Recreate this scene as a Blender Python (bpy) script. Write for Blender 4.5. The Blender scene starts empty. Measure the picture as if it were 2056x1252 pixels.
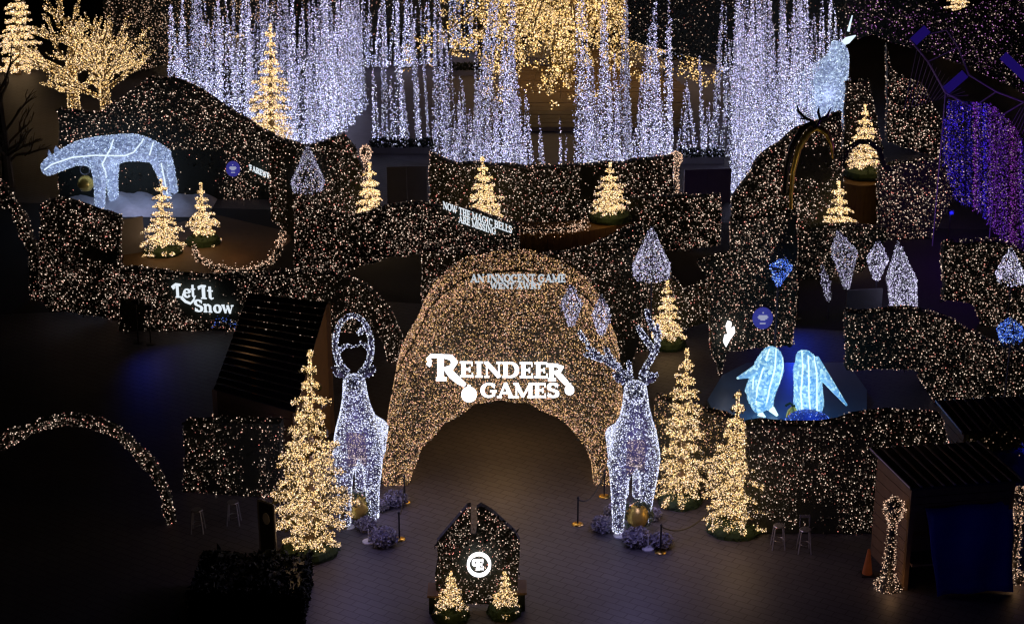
import bpy, bmesh, math, random
import numpy as np
from mathutils import Vector, Matrix
from mathutils.geometry import tessellate_polygon

R = math.radians
rnd = random.Random(7)
rng = np.random.default_rng(7)
sc = bpy.context.scene
COL = sc.collection

# ------------------------------------------------------------------ camera
CAMH, PITCH, F = 26.0, 20.0, 3550.0          # F: focal length in photograph pixels (2056 wide)
cam = bpy.data.cameras.new('camera')
cam.sensor_width = 36.0
cam.lens = F * 36.0 / 2056.0
cam.clip_end = 2000
co = bpy.data.objects.new('camera', cam)
co.location = (0, 0, CAMH)
co.rotation_euler = (R(90 - PITCH), 0, 0)
COL.objects.link(co)
sc.camera = co

# ------------------------------------------------------------------ night sky
w = bpy.data.worlds.new('World'); sc.world = w; w.use_nodes = True
nt = w.node_tree; bg = nt.nodes['Background']
sky = nt.nodes.new('ShaderNodeTexSky'); sky.sky_type = 'NISHITA'; sky.sun_disc = False
sky.sun_elevation = R(-4); sky.sun_rotation = R(200)
nt.links.new(sky.outputs[0], bg.inputs[0]); bg.inputs[1].default_value = 0.0015
sc.view_settings.view_transform = 'Standard'; sc.view_settings.look = 'None'
sc.view_settings.exposure = 0.0; sc.view_settings.gamma = 1.0
sc.view_settings.use_curve_mapping = False
sc.cycles.max_bounces = 4; sc.cycles.diffuse_bounces = 2; sc.cycles.glossy_bounces = 2
sc.cycles.use_denoising = True
sc.cycles.sample_clamp_indirect = 2.0
sc.cycles.filter_width = 1.3
LIGHT = 1.0                                   # master trim for the sculptures' point lamps, added ones included

# ------------------------------------------------------------------ photograph geometry
cp, sp = math.cos(R(PITCH)), math.sin(R(PITCH))
fwd = Vector((0, cp, -sp)); up = Vector((0, sp, cp)); rt = Vector((1, 0, 0)); C0 = Vector((0, 0, CAMH))
def ray(px, py): return fwd + rt * ((px - 1028) / F) + up * ((626 - py) / F)
def G(px, py, z=0.0):
    d = ray(px, py); t = (z - CAMH) / d.z; p = C0 + d * t; p.z = z; return p
def V(px, py, Y):
    d = ray(px, py); return C0 + d * (Y / d.y)
def S(Y, z=0.0): return F / (Y * cp + (CAMH - z) * sp)      # pixels per metre across

# ------------------------------------------------------------------ materials
def mat(name, col, rough=0.7, metal=0.0, var=0.25, scale=6.0, bump=0.3, emis=None, es=0.0):
    m = bpy.data.materials.new(name); m.use_nodes = True
    n = m.node_tree.nodes; l = m.node_tree.links; b = n['Principled BSDF']
    b.inputs['Roughness'].default_value = rough; b.inputs['Metallic'].default_value = metal
    tc = n.new('ShaderNodeTexCoord'); nz = n.new('ShaderNodeTexNoise')
    nz.inputs['Scale'].default_value = scale; nz.inputs['Detail'].default_value = 4
    l.new(tc.outputs['Object'], nz.inputs['Vector'])
    mx = n.new('ShaderNodeMix'); mx.data_type = 'RGBA'
    mx.inputs[6].default_value = (*[c * (1 - var) for c in col], 1); mx.inputs[7].default_value = (*[min(1, c * (1 + var)) for c in col], 1)
    l.new(nz.outputs['Fac'], mx.inputs[0]); l.new(mx.outputs[2], b.inputs['Base Color'])
    if bump:
        bp = n.new('ShaderNodeBump'); bp.inputs['Strength'].default_value = bump; bp.inputs['Distance'].default_value = 0.02
        l.new(nz.outputs['Fac'], bp.inputs['Height']); l.new(bp.outputs[0], b.inputs['Normal'])
    if emis:
        b.inputs['Emission Color'].default_value = (*emis, 1); b.inputs['Emission Strength'].default_value = es
    return m

def bulb_mat():
    m = bpy.data.materials.new('fairy_bulb'); m.use_nodes = True
    n = m.node_tree.nodes; l = m.node_tree.links; n.clear()
    a = n.new('ShaderNodeAttribute'); a.attribute_name = 'glow'
    e = n.new('ShaderNodeEmission'); o = n.new('ShaderNodeOutputMaterial')
    l.new(a.outputs['Color'], e.inputs[0]); e.inputs[1].default_value = 1.0; l.new(e.outputs[0], o.inputs[0])
    m.cycles.emission_sampling = 'NONE'
    return m
def glow_mat(name, col, strength):
    m = bpy.data.materials.new(name); m.use_nodes = True
    n = m.node_tree.nodes; l = m.node_tree.links; n.clear()
    e = n.new('ShaderNodeEmission'); o = n.new('ShaderNodeOutputMaterial')
    e.inputs[0].default_value = (*col, 1); e.inputs[1].default_value = strength; l.new(e.outputs[0], o.inputs[0])
    return m
def lit_cloth(name, dark, light, scale, strength):
    """tinsel cloth over lamps: speckled, glowing"""
    m = bpy.data.materials.new(name); m.use_nodes = True
    n = m.node_tree.nodes; l = m.node_tree.links; b = n['Principled BSDF']
    tc = n.new('ShaderNodeTexCoord')
    v = n.new('ShaderNodeTexVoronoi'); v.inputs['Scale'].default_value = scale
    l.new(tc.outputs['Object'], v.inputs['Vector'])
    nz = n.new('ShaderNodeTexNoise'); nz.inputs['Scale'].default_value = scale * 0.12; nz.inputs['Detail'].default_value = 3
    l.new(tc.outputs['Object'], nz.inputs['Vector'])
    sep = n.new('ShaderNodeSeparateColor'); l.new(v.outputs['Color'], sep.inputs[0])
    pw = n.new('ShaderNodeMath'); pw.operation = 'POWER'; pw.inputs[1].default_value = 2.6; l.new(sep.outputs[0], pw.inputs[0])
    ad = n.new('ShaderNodeMath'); ad.operation = 'MULTIPLY_ADD'; l.new(nz.outputs['Fac'], ad.inputs[0]); ad.inputs[1].default_value = 0.5
    l.new(pw.outputs[0], ad.inputs[2])
    cr = n.new('ShaderNodeValToRGB'); cr.color_ramp.elements[0].position = 0.2; cr.color_ramp.elements[1].position = 1.1 if False else 1.0
    cr.color_ramp.elements[0].color = (*dark, 1); cr.color_ramp.elements[1].color = (*light, 1)
    l.new(ad.outputs[0], cr.inputs[0]); l.new(cr.outputs[0], b.inputs['Emission Color'])
    b.inputs['Emission Strength'].default_value = strength; b.inputs['Base Color'].default_value = (.5, .55, .6, 1)
    m.cycles.emission_sampling = 'NONE'
    return m
def paver_mat(name, c1, c2, joint, scale=1.0):
    m = bpy.data.materials.new(name); m.use_nodes = True
    n = m.node_tree.nodes; l = m.node_tree.links; b = n['Principled BSDF']; b.inputs['Roughness'].default_value = 0.55
    tc = n.new('ShaderNodeTexCoord'); mp = n.new('ShaderNodeMapping'); mp.inputs['Rotation'].default_value = (0, 0, R(32))
    l.new(tc.outputs['Object'], mp.inputs[0])
    br = n.new('ShaderNodeTexBrick'); br.inputs['Scale'].default_value = scale
    br.inputs['Brick Width'].default_value = 0.6; br.inputs['Row Height'].default_value = 0.3; br.inputs['Mortar Size'].default_value = 0.018
    br.inputs['Color1'].default_value = (*c1, 1); br.inputs['Color2'].default_value = (*c2, 1); br.inputs['Mortar'].default_value = (*joint, 1)
    l.new(mp.outputs[0], br.inputs['Vector'])
    nz = n.new('ShaderNodeTexNoise'); nz.inputs['Scale'].default_value = 0.35; nz.inputs['Detail'].default_value = 6; l.new(tc.outputs['Object'], nz.inputs['Vector'])
    mr = n.new('ShaderNodeMapRange'); mr.inputs[3].default_value = 0.55; mr.inputs[4].default_value = 1.35; l.new(nz.outputs['Fac'], mr.inputs[0])
    mx = n.new('ShaderNodeVectorMath'); mx.operation = 'SCALE'; l.new(br.outputs['Color'], mx.inputs[0]); l.new(mr.outputs[0], mx.inputs['Scale'])
    l.new(mx.outputs[0], b.inputs['Base Color'])
    bp = n.new('ShaderNodeBump'); bp.inputs['Strength'].default_value = 0.6; bp.inputs['Distance'].default_value = 0.01; bp.invert = True
    l.new(br.outputs['Fac'], bp.inputs['Height']); l.new(bp.outputs[0], b.inputs['Normal'])
    return m

M = dict(
    bulb=bulb_mat(),
    hedge=mat('hedge_leaves', (.022, .026, .016), .8, scale=14), cord=mat('dark_cord', (.03, .03, .03), .8),
    bark=mat('bark', (.16, .11, .06), .85, scale=12), needle=mat('spruce_needles', (.10, .09, .035), .8, scale=10),
    mound=mat('evergreen_mound', (.03, .06, .02), .85, scale=9), shrub=mat('frosted_shrub', (.30, .29, .33), .8, scale=9),
    wood=mat('timber_cladding', (.20, .12, .06), .75, scale=4), deck=mat('deck_board', (.17, .105, .055), .7, scale=3),
    grey=mat('painted_panel', (.20, .19, .23), .6, scale=2, var=.12), black=mat('black_metal', (.015, .015, .018), .4),
    brass=mat('brass', (.75, .48, .12), .28, 1.0, var=.15), gold=mat('gold_ornament', (.85, .58, .12), .3, .6, var=.1),
    roof=mat('roof_sheet', (.045, .04, .05), .5, var=.2, scale=3), rib=mat('roof_seam', (.45, .38, .48), .45),
    tarp=mat('blue_tarpaulin', (.015, .04, .42), .45, var=.3, scale=1.6, bump=.8), white=mat('white_plate', (.7, .7, .7), .5),
    snow=mat('cotton_snow', (.62, .62, .68), .9, scale=2.5, bump=.8), orange=mat('cone_plastic', (.55, .16, .03), .5),
    steel=mat('galvanised_steel', (.35, .34, .36), .4, .7), plaque=mat('blue_plaque', (.05, .05, .42), .4, var=.08, emis=(.07, .07, .55), es=.35),
    plaquetext=glow_mat('plaque_lettering', (.62, .66, .95), .5), ice=mat('ice_platform', (.07, .16, .28), .35, var=.25, scale=1.2),
    sign=glow_mat('lit_letter', (1.0, .97, 1.0), 2.2), signcool=glow_mat('lit_letter_cool', (.80, .88, .95), 1.0),
    signdim=glow_mat('lit_letter_dim', (.66, .74, .82), .8), backing=mat('sign_backing', (.03, .02, .05), .6),
    seam=glow_mat('lit_seam', (.75, .88, 1.0), 1.15), seamb=glow_mat('lit_seam_blue', (.62, .95, 1.0), 1.5),
    deerskin=lit_cloth('grazing_deer_tinsel', (.09, .13, .28), (.42, .54, .85), 11.0, .75),
    pengskin=lit_cloth('penguin_tinsel', (.06, .27, .62), (.55, .92, 1.0), 12.0, 1.0),
    paledeer=lit_cloth('pale_deer_tinsel', (.10, .14, .28), (.50, .66, .9), 9.0, .8),
    wire=mat('sculpture_wire', (.10, .09, .14), .6), bluepanel=glow_mat('lit_blue_panel', (.05, .02, .50), .18),
    drum=mat('ochre_drum', (.24, .13, .03), .75, scale=2),
    ground=paver_mat('plaza_pavers', (.10, .092, .10), (.088, .08, .09), (.045, .04, .045)),
    darkgreen=mat('planter_green', (.012, .02, .012), .9),  # plain near-black green for planting, stems and planter boxes
)

# ------------------------------------------------------------------ object helpers
def tag(o, label=None, cat=None, group=None, kind=None):
    if label: o['label'] = label
    if cat: o['category'] = cat
    if group: o['group'] = group
    if kind: o['kind'] = kind
    return o
def thing(name, loc, label, cat, group=None, rz=0.0):
    o = bpy.data.objects.new(name, None); COL.objects.link(o); o.location = loc; o.rotation_euler = (0, 0, rz)
    o.empty_display_size = .3
    return tag(o, label, cat, group)
def link(name, me, m, parent=None):
    if m is not None:
        me.materials.clear(); me.materials.append(m)
    o = bpy.data.objects.new(name, me); COL.objects.link(o)
    if parent is not None: o.parent = parent
    return o
class MB:
    def __init__(s): s.v = []; s.f = []
    def add(s, vs, fs):
        b = len(s.v); s.v += [tuple(p) for p in vs]; s.f += [tuple(b + i for i in f) for f in fs]; return s
    def box(s, x0, y0, z0, x1, y1, z1):
        return s.add([(x0,y0,z0),(x1,y0,z0),(x1,y1,z0),(x0,y1,z0),(x0,y0,z1),(x1,y0,z1),(x1,y1,z1),(x0,y1,z1)],
                     [(0,3,2,1),(4,5,6,7),(0,1,5,4),(1,2,6,5),(2,3,7,6),(3,0,4,7)])
    def bar(s, a, b, wdt, hgt, upv=(0,0,1)):
        a, b = Vector(a), Vector(b); d = (b - a).normalized(); sd = d.cross(Vector(upv))
        if sd.length < 1e-4: sd = Vector((1,0,0))
        sd.normalize(); u = sd.cross(d); vs = []
        for p in (a, b):
            for i, j in ((-1,-1),(1,-1),(1,1),(-1,1)): vs.append(p + sd * (i * wdt / 2) + u * (j * hgt / 2))
        return s.add(vs, [(0,1,2,3),(7,6,5,4),(0,4,5,1),(1,5,6,2),(2,6,7,3),(3,7,4,0)])
    def tube(s, pts, rad, n=6, cap=True):
        pts = [Vector(p) for p in pts]; k = len(pts)
        if not hasattr(rad, '__len__'): rad = [rad] * k
        vs = []; ref = None
        for i, p in enumerate(pts):
            d = (pts[min(i+1, k-1)] - pts[max(i-1, 0)])
            d = d.normalized() if d.length > 1e-9 else Vector((0,0,1))
            if ref is None:
                ref = d.cross(Vector((0,0,1)) if abs(d.z) < .9 else Vector((1,0,0))).normalized()
            ref = (ref - d * ref.dot(d)).normalized(); bi = d.cross(ref)
            for j in range(n):
                a = 2 * math.pi * j / n; vs.append(p + ref * (math.cos(a) * rad[i]) + bi * (math.sin(a) * rad[i]))
        fs = [(i*n+j, i*n+(j+1) % n, (i+1)*n+(j+1) % n, (i+1)*n+j) for i in range(k-1) for j in range(n)]
        if cap: fs += [tuple(range(n))[::-1], tuple(range((k-1)*n, k*n))]
        return s.add(vs, fs)
    def lathe(s, c, prof, n=20, jit=0.0):
        vs = []
        for r_, z_ in prof:
            for j in range(n):
                a = 2*math.pi*j/n; q = r_ * (1 + (rnd.uniform(-jit, jit) if jit else 0)); vs.append((c[0]+math.cos(a)*q, c[1]+math.sin(a)*q, c[2]+z_))
        k = len(prof)
        fs = [(i*n+j, i*n+(j+1) % n, (i+1)*n+(j+1) % n, (i+1)*n+j) for i in range(k-1) for j in range(n)]
        fs += [tuple(range(n))[::-1], tuple(range((k-1)*n, k*n))]
        return s.add(vs, fs)
    def prism(s, poly, fn, d0, d1):
        """poly: 2D outline; fn(u, v, depth) -> point"""
        k = len(poly)
        vs = [fn(u, v, d0) for u, v in poly] + [fn(u, v, d1) for u, v in poly]
        tri = tessellate_polygon([[Vector((u, v, 0)) for u, v in poly]])
        fs = [tuple(t) for t in tri] + [tuple(k + i for i in reversed(t)) for t in tri]
        fs += [(i, (i+1) % k, k + (i+1) % k, k + i) for i in range(k)]
        return s.add(vs, fs)
    def mesh(s, name, smooth=False):
        me = bpy.data.meshes.new(name); me.from_pydata(s.v, [], s.f)
        bm = bmesh.new(); bm.from_mesh(me); bmesh.ops.recalc_face_normals(bm, faces=bm.faces); bm.to_mesh(me); bm.free()
        if smooth: me.polygons.foreach_set('use_smooth', [True] * len(me.polygons))
        return me
    def build(s, name, m, parent=None, smooth=False): return link(name, s.mesh(name, smooth), m, parent)

OCT = np.array([(1,0,0),(-1,0,0),(0,1,0),(0,-1,0),(0,0,1),(0,0,-1)], dtype=np.float64)
OCF = np.array([(0,2,4),(2,1,4),(1,3,4),(3,0,4),(2,0,5),(1,2,5),(3,1,5),(0,3,5)], dtype=np.int64)
TET = np.array([(1,1,1),(1,-1,-1),(-1,1,-1),(-1,-1,1)], dtype=np.float64)*.72
TEF = np.array([(0,1,2),(0,3,1),(0,2,3),(1,3,2)], dtype=np.int64)
NB = [0]
def bulbs(name, P, r, col, parent=None):
    """one string set: every bulb is a small octahedral lamp with its own colour and output"""
    P = np.asarray(P, dtype=np.float64); n = len(P)
    if n == 0: return None
    NB[0] += n
    r = np.broadcast_to(np.asarray(r, dtype=np.float64).reshape(-1, 1, 1) if np.ndim(r) else r, (n, 1, 1))
    A_, F_ = (TET, TEF) if n > 500 else (OCT, OCF)       # far or crowded strings get the cheaper bulb
    nv = len(A_)
    v = (P[:, None, :] + A_[None] * r).reshape(-1, 3)
    f = (F_[None] + (np.arange(n) * nv)[:, None, None]).reshape(-1, 3)
    me = bpy.data.meshes.new(name)
    me.vertices.add(len(v)); me.vertices.foreach_set('co', v.ravel())
    me.loops.add(f.size); me.loops.foreach_set('vertex_index', f.ravel().astype(np.int32))
    me.polygons.add(len(f)); me.polygons.foreach_set('loop_start', np.arange(0, f.size, 3, dtype=np.int32))
    me.update(calc_edges=True)
    at = me.attributes.new('glow', 'FLOAT_COLOR', 'POINT')
    c = np.ones((n, nv, 4)); c[:, :, :3] = np.asarray(col).reshape(n, 1, 3)
    at.data.foreach_set('color', c.ravel().astype(np.float32))
    o = link(name, me, M['bulb'], parent); o['kind'] = 'stuff'
    return o
def brad(Y, k=1.0): return 0.56 * k * 2 / S(Y)          # bulb radius suited to distance (about 25 - 45 mm)

def leaves(name, P, size, m, parent, n3=None, flat=0.0):
    """small pointed leaf faces around given points"""
    P = np.asarray(P, dtype=np.float64); n = len(P)
    if n == 0: return
    a = rng.normal(size=(n, 3)); a /= np.linalg.norm(a, axis=1)[:, None]
    b = np.cross(a, rng.normal(size=(n, 3))); b /= np.linalg.norm(b, axis=1)[:, None]
    s_ = size * rng.uniform(.6, 1.4, (n, 1))
    v = np.stack([P - a*s_, P + b*s_*.45, P + a*s_, P - b*s_*.45], 1).reshape(-1, 3)
    f = np.arange(4*n).reshape(n, 4)
    me = bpy.data.meshes.new(name); me.from_pydata(v.tolist(), [], f.tolist())
    o = link(name, me, m, parent); o['kind'] = 'stuff'; return o

def inpoly(U, Vv, poly):
    ins = np.zeros(len(U), bool); k = len(poly)
    for i in range(k):
        x0, y0 = poly[i]; x1, y1 = poly[(i+1) % k]
        c = ((y0 > Vv) != (y1 > Vv))
        with np.errstate(divide='ignore', invalid='ignore'):
            xi = (x1-x0)*(Vv-y0)/((y1-y0) if y1 != y0 else 1e-9)+x0
        ins ^= c & (U < xi)
    return ins
def edgedist(U, Vv, poly):
    d = np.full(len(U), 1e9); k = len(poly)
    for i in range(k):
        a = np.array(poly[i]); b = np.array(poly[(i+1) % k]); ab = b-a; L = max((ab**2).sum(), 1e-9)
        t = np.clip(((U-a[0])*ab[0]+(Vv-a[1])*ab[1])/L, 0, 1)
        d = np.minimum(d, np.hypot(U-a[0]-t*ab[0], Vv-a[1]-t*ab[1]))
    return d

# colour families of the bulbs (linear light)
def fam(n, kind):
    u = rng.random(n)[:, None]; lum = rng.random(n)
    if kind == 'hedge':       # warm white, most half hidden by leaves
        c = np.where(u < .55, (1.0, .76, .60), np.where(u < .90, (.95, .58, .44), (.9, .30, .24)))
        s_ = .05 + 2.6 * lum**4.6
    elif kind == 'gold':
        c = np.where(u < .5, (1.0, .58, .24), np.where(u < .85, (1.0, .50, .34), (.9, .66, .5)))
        s_ = .10 + 2.4 * lum**3.2
    elif kind == 'spruce':
        c = np.where(u < .55, (1.0, .65, .27), np.where(u < .85, (1.0, .70, .44), (1.0, .56, .17)))
        s_ = .35 + 2.2 * lum**1.8
    elif kind == 'garland':
        c = np.where(u < .6, (1.0, .58, .38), (1.0, .7, .5)); s_ = .15 + 2.2 * lum**2.0
    elif kind == 'cool':      # violet-white curtains
        c = np.where(u < .6, (.60, .60, 1.0), np.where(u < .9, (.84, .86, 1.0), (.72, .55, .75)))
        s_ = .10 + 2.5 * lum**2.3
    elif kind == 'deer':
        c = np.where(u < .6, (.64, .68, 1.0), (.88, .92, 1.0)); s_ = .15 + 2.6 * lum**1.9
    elif kind == 'crystal':
        c = np.where(u < .6, (.66, .60, .95), (.82, .84, 1.0)); s_ = .08 + 1.7 * lum**2.2
    elif kind == 'blue':
        c = np.where(u < .8, (.08, .20, 1.0), (.45, .65, 1.0)); s_ = .25 + 2.2 * lum**2
    elif kind == 'purple':
        c = np.where(u < .5, (.30, .04, .85), np.where(u < .8, (.05, .03, 1.0), (.7, .4, .9))); s_ = .08 + 1.6 * lum**2.5
    elif kind == 'purplehedge':
        c = np.where(u < .5, (.55, .2, .6), (1.0, .7, .6)); s_ = .03 + 1.2 * lum**5
    return c * s_[:, None]

def lamp(parent, loc, col, watt, radius=.5):
    l = bpy.data.lights.new('lamp_glow', 'POINT'); l.color = col; l.energy = watt * LIGHT; l.shadow_soft_size = radius
    o = bpy.data.objects.new('lamp_glow', l); COL.objects.link(o); o.location = loc; o.parent = parent
    return o

# ------------------------------------------------------------------ the ground
def sheet(name, pts, z, m):
    me = MB().add([(p[0], p[1], z) for p in pts], [tuple(range(len(pts)))]).mesh(name)
    return tag(link(name, me, m), kind='structure')
sheet('ground', [(-300, -40), (300, -40), (300, 500), (-300, 500)], 0, M['ground'])
def floor(name, pxs, z, m): return sheet(name, [G(x, y, z) for x, y in pxs], z, m)
floor('maze_floor', [(-200, 640), (700, 600), (1300, 640), (2300, 700), (2300, 470), (-200, 400)], .004, mat('maze_turf', (.03, .03, .028), .9))
floor('timber_floor', [(240, 545), (500, 555), (600, 470), (430, 430), (260, 470)], .012, M['deck'])
floor('light_court_floor', [(600, 310), (700, 300), (860, 330), (1450, 340), (1470, 120), (880, 120), (660, 140)], .008, mat('court_floor', (.13, .115, .14), .6, scale=2))

# ------------------------------------------------------------------ hedges hung with lights
def plane(base, yaw):
    o = G(*base); d = Vector((math.cos(R(yaw)), math.sin(R(yaw)), 0)); n = Vector((d.y, -d.x, 0))
    def hit(px, py):
        r_ = ray(px, py); t = (o - C0).dot(n) / r_.dot(n); p = C0 + r_ * t - o
        return (p.dot(d), max(0.0, p.z))
    def at(u, v, dep): return Vector((d.x*u - n.x*dep, d.y*u - n.y*dep, v))   # dep > 0 runs away from the camera
    return o, hit, at
HD = 21.0
def hedge(poly, label, base=None, yaw=0, thick=.5, dens=13.0, kind='hedge', dark=(), name='lit_hedge', group=None,
          edge=0.0, cat='hedge', gain=1.0, patch=.75, topdens=1.0, leafd=14):
    if base is None:
        b = max(poly, key=lambda p: p[1]); base = (b[0], b[1])
    o, hit, at = plane(base, yaw); L0 = [hit(*p) for p in poly]; L = []
    for (ax, ay), (bx_, by_) in zip(L0, L0[1:]+L0[:1]):
        m_ = max(1, int(math.hypot(bx_-ax, by_-ay)/.45)) if max(ay, by_) > .05 else 1
        for i in range(m_):
            y_ = ay+(by_-ay)*i/m_; L.append((ax+(bx_-ax)*i/m_+rnd.uniform(-.05,.05)*(m_ > 1), max(0, y_+(rnd.uniform(-.07,.07) if y_ > .1 else 0))))
    root = thing(name, o, label, cat, group)
    MB().prism(L, at, 0.0, thick).build('foliage_panel', M['hedge'], root)
    u = np.array([p[0] for p in L]); v = np.array([p[1] for p in L])
    bw, bh = u.max()-u.min(), v.max()-v.min(); dens = dens/13*S(o.y, 1)**2/HD; n = int(bw*bh*dens*3)
    U = rng.uniform(u.min(), u.max(), n); W = rng.uniform(v.min(), v.max(), n)
    keep = inpoly(U, W, L)
    ph = rng.uniform(0, 6, 6)
    pn = (np.sin(U*.9+ph[0])+np.sin(W*1.7+U*.6+ph[1])+np.sin(U*2.3-W*1.1+ph[2])+.7*np.sin(U*5.1+ph[3])+.5*np.sin(W*4.3+U*3.1+ph[4]))/4.2
    prob = (1 + patch*pn)/3
    if edge: prob = prob + edge/3*np.exp(-edgedist(U, W, L)/.35)
    keep &= rng.random(n) < prob
    for dk in dark:
        D = [hit(*p) for p in dk]; keep &= ~(inpoly(U, W, D) & (rng.random(n) < .93))
    U, W = U[keep], W[keep]
    P = [at(a, b, -rng.uniform(.0, .09)) for a, b in zip(U, W)]
    for i in range(len(L)):                       # the returns and the top
        a, b = L[i], L[(i+1) % len(L)]; ln = math.hypot(a[0]-b[0], a[1]-b[1])
        if a[1] < .05 and b[1] < .05: continue
        tt = min(thick, 2.2)
        for k in range(int(ln*tt*dens*.35*topdens)):
            t = rng.random(); mx, mv = a[0]+(b[0]-a[0])*t, a[1]+(b[1]-a[1])*t
            nx, nv = (b[1]-a[1])/ln, -(b[0]-a[0])/ln; s_ = .04
            if inpoly(np.array([mx+nx*.05]), np.array([mv+nv*.05]), L)[0]: nx, nv = -nx, -nv
            P.append(at(mx+nx*s_, mv+nv*s_, rng.uniform(0, tt)))
    P = np.array([tuple(p) for p in P]).reshape(-1, 3)
    Y = o.y
    bulbs('fairy_light_string', P, brad(Y)*rng.uniform(.75, 1.2, len(P)), fam(len(P), kind)*gain*(.8 if kind == 'hedge' else 1), root)
    # leaf fringe breaking up face and outline
    nl = int(bw*bh*leafd); U = rng.uniform(u.min()-.08, u.max()+.08, nl); W = rng.uniform(max(v.min(), .1), v.max()+.1, nl)
    k = inpoly(U, W, L) | (edgedist(U, W, L) < .09); U, W = U[k], W[k]
    LP = [tuple(at(a, b, rng.uniform(-.06, .12))) for a, b in zip(U, W)]
    leaves('leaf_cover', LP, .09, M['hedge'], root)
    return root

HG = 'light-studded hedge walls of the maze'
H = lambda poly, label, **k: hedge(poly, label, group=HG, **k)
H([(0,365),(25,398),(52,440),(78,520),(80,602),(62,602),(58,510),(18,420),(-60,395),(-60,365)], 'narrow curved hedge arm at the far left edge below the dark tree', dens=13)
H([(80,410),(130,402),(195,424),(240,438),(240,642),(100,622),(80,600)], 'tall square ended hedge wall left of the wooden tree terrace', dens=15, base=(160,642), dark=[[(150,495),(235,505),(235,530),(150,515)]])
H([(240,540),(330,548),(440,556),(590,548),(590,664),(240,664)], 'hedge wall carrying the two line white snow lettering', dens=15, dark=[[(240,600),(290,600),(290,664),(240,664)],[(330,560),(470,560),(480,640),(380,640)]])
H([(590,548),(680,556),(740,580),(785,625),(803,680),(800,728),(780,728),(772,690),(760,665),(664,668),(660,728),(590,728)], 'rounded hedge arch behind the black roofed hut', dens=15)
H([(118,222),(200,228),(300,160),(345,160),(405,180),(450,215),(560,280),(600,290),(600,400),(118,400)], 'long hedge bank behind the grazing deer sculpture', dens=14, dark=[[(118,300),(450,300),(450,400),(118,400)],[(520,370),(600,370),(600,400),(520,400)]])
H([(540,285),(620,295),(690,272),(712,300),(728,345),(735,470),(590,480),(545,440)], 'hedge block behind the pale cone tree', dens=16, base=(650,480), dark=[[(575,300),(592,300),(592,470),(575,470)]])
H([(592,400),(700,440),(780,415),(860,408),(950,425),(1040,450),(1040,524),(850,508),(770,520),(690,545),(592,565)], 'wide hedge wall with the slanted two line lettering', dens=17, base=(690,562))
H([(862,308),(905,328),(1075,336),(1230,330),(1352,312),(1352,462),(1180,464),(1100,467),(1045,465),(862,440)], 'curved hedge wall along the front of the light curtains', dens=15, dark=[[(1165,335),(1190,335),(1190,400),(1165,400)]])
H([(1265,398),(1447,392),(1447,490),(1380,500),(1265,505)], 'low hedge block between the drum plinth tree and the grey panel', dens=14)
H([(848,505),(1040,524),(1180,500),(1290,450),(1300,560),(1300,705),(848,705)], 'hedge wall just behind the domed entrance', dens=15, base=(1000,705))
H([(1175,560),(1215,520),(1262,500),(1285,560),(1290,670),(1260,762),(1215,762),(1200,660)], 'sloping hedge end right of the entrance dome', dens=12, dark=[[(1255,680),(1330,680),(1300,762),(1255,762)]])
H([(1255,485),(1300,480),(1372,590),(1440,560),(1440,640),(1400,655),(1255,682)], 'hedge behind the golden spruce on the dark mound', dens=13, base=(1340,682))
H([(1400,530),(1470,515),(1470,440),(1600,430),(1600,600),(1592,690),(1460,704),(1447,757),(1428,690),(1425,560)], 'hedge wall with the round blue plaque', dens=14, dark=[[(1595,430),(1600,430),(1600,520),(1540,600),(1545,520)]])
H([(1470,400),(1530,315),(1600,262),(1690,228),(1692,470),(1600,520),(1470,500)], 'hedge bank behind the golden horn arch', dens=15, base=(1600,520), dark=[[(1600,300),(1665,290),(1668,360),(1600,360)],[(1640,430),(1690,400),(1690,520),(1630,500)]])
H([(1700,165),(1745,160),(1752,200),(1770,290),(1780,420),(1692,420)], 'narrow hedge strip behind the tree on the ochre drum', dens=12)
H([(1604,470),(1650,452),(1780,455),(1780,482),(1730,545),(1604,562)], 'low hedge wall at the foot of the ochre drum', dens=12)
H([(1782,92),(1790,145),(1850,170),(1895,250),(1906,300),(1880,312),(1782,285)], 'stepped hedge block left of the violet tunnel', dens=17)
H([(1765,335),(1900,318),(1910,400),(1870,475),(1765,482)], 'hedge block right of the ochre drum', dens=17)
H([(1700,630),(1830,620),(1900,640),(1990,690),(2120,715),(2120,812),(1880,812),(1840,742),(1700,742)], 'low hedge wall right of the penguin enclosure', dens=12, base=(1900,812))
H([(1895,490),(2010,485),(2120,540),(2120,660),(1975,655),(1960,612),(1895,602)], 'square hedge block under the violet tunnel', dens=13, base=(1950,655))
H([(1500,852),(1650,858),(1750,832),(1890,838),(1908,900),(1908,1070),(1500,1070)], 'tall front hedge wall beside the timber stall', dens=10, base=(1700,1072), dark=[[(1500,1040),(1570,1040),(1640,1070),(1500,1070)],[(1600,1010),(1680,1010),(1680,1070),(1600,1070)]])
H([(1320,800),(1430,832),(1498,850),(1498,1000),(1320,985)], 'front hedge wall behind the big golden spruces', dens=13, kind='gold', gain=.6)
H([(370,852),(440,846),(562,850),(562,1000),(370,985)], 'front hedge wall behind the metal stools', dens=8, yaw=-6, dark=[[(490,860),(520,860),(520,980),(490,980)]])
H([(1700,-20),(1870,-20),(1895,30),(1960,12),(2120,-10),(2120,215),(1960,140),(1880,110),(1750,70),(1700,80)], 'dim violet tinted hedge bank in the top right corner', dens=11, base=(1900,230), kind='purplehedge', gain=1.1)
H([(200,-30),(560,-30),(560,40),(500,60),(330,130),(230,150)], 'reddish hedge bank behind the bare lit trees', dens=13, base=(300,160), kind='garland', gain=.45)
H([(560,-30),(900,-30),(900,60),(560,100)], 'dark hedge bank behind the left light curtains', dens=9, base=(700,122), gain=.5)
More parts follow.
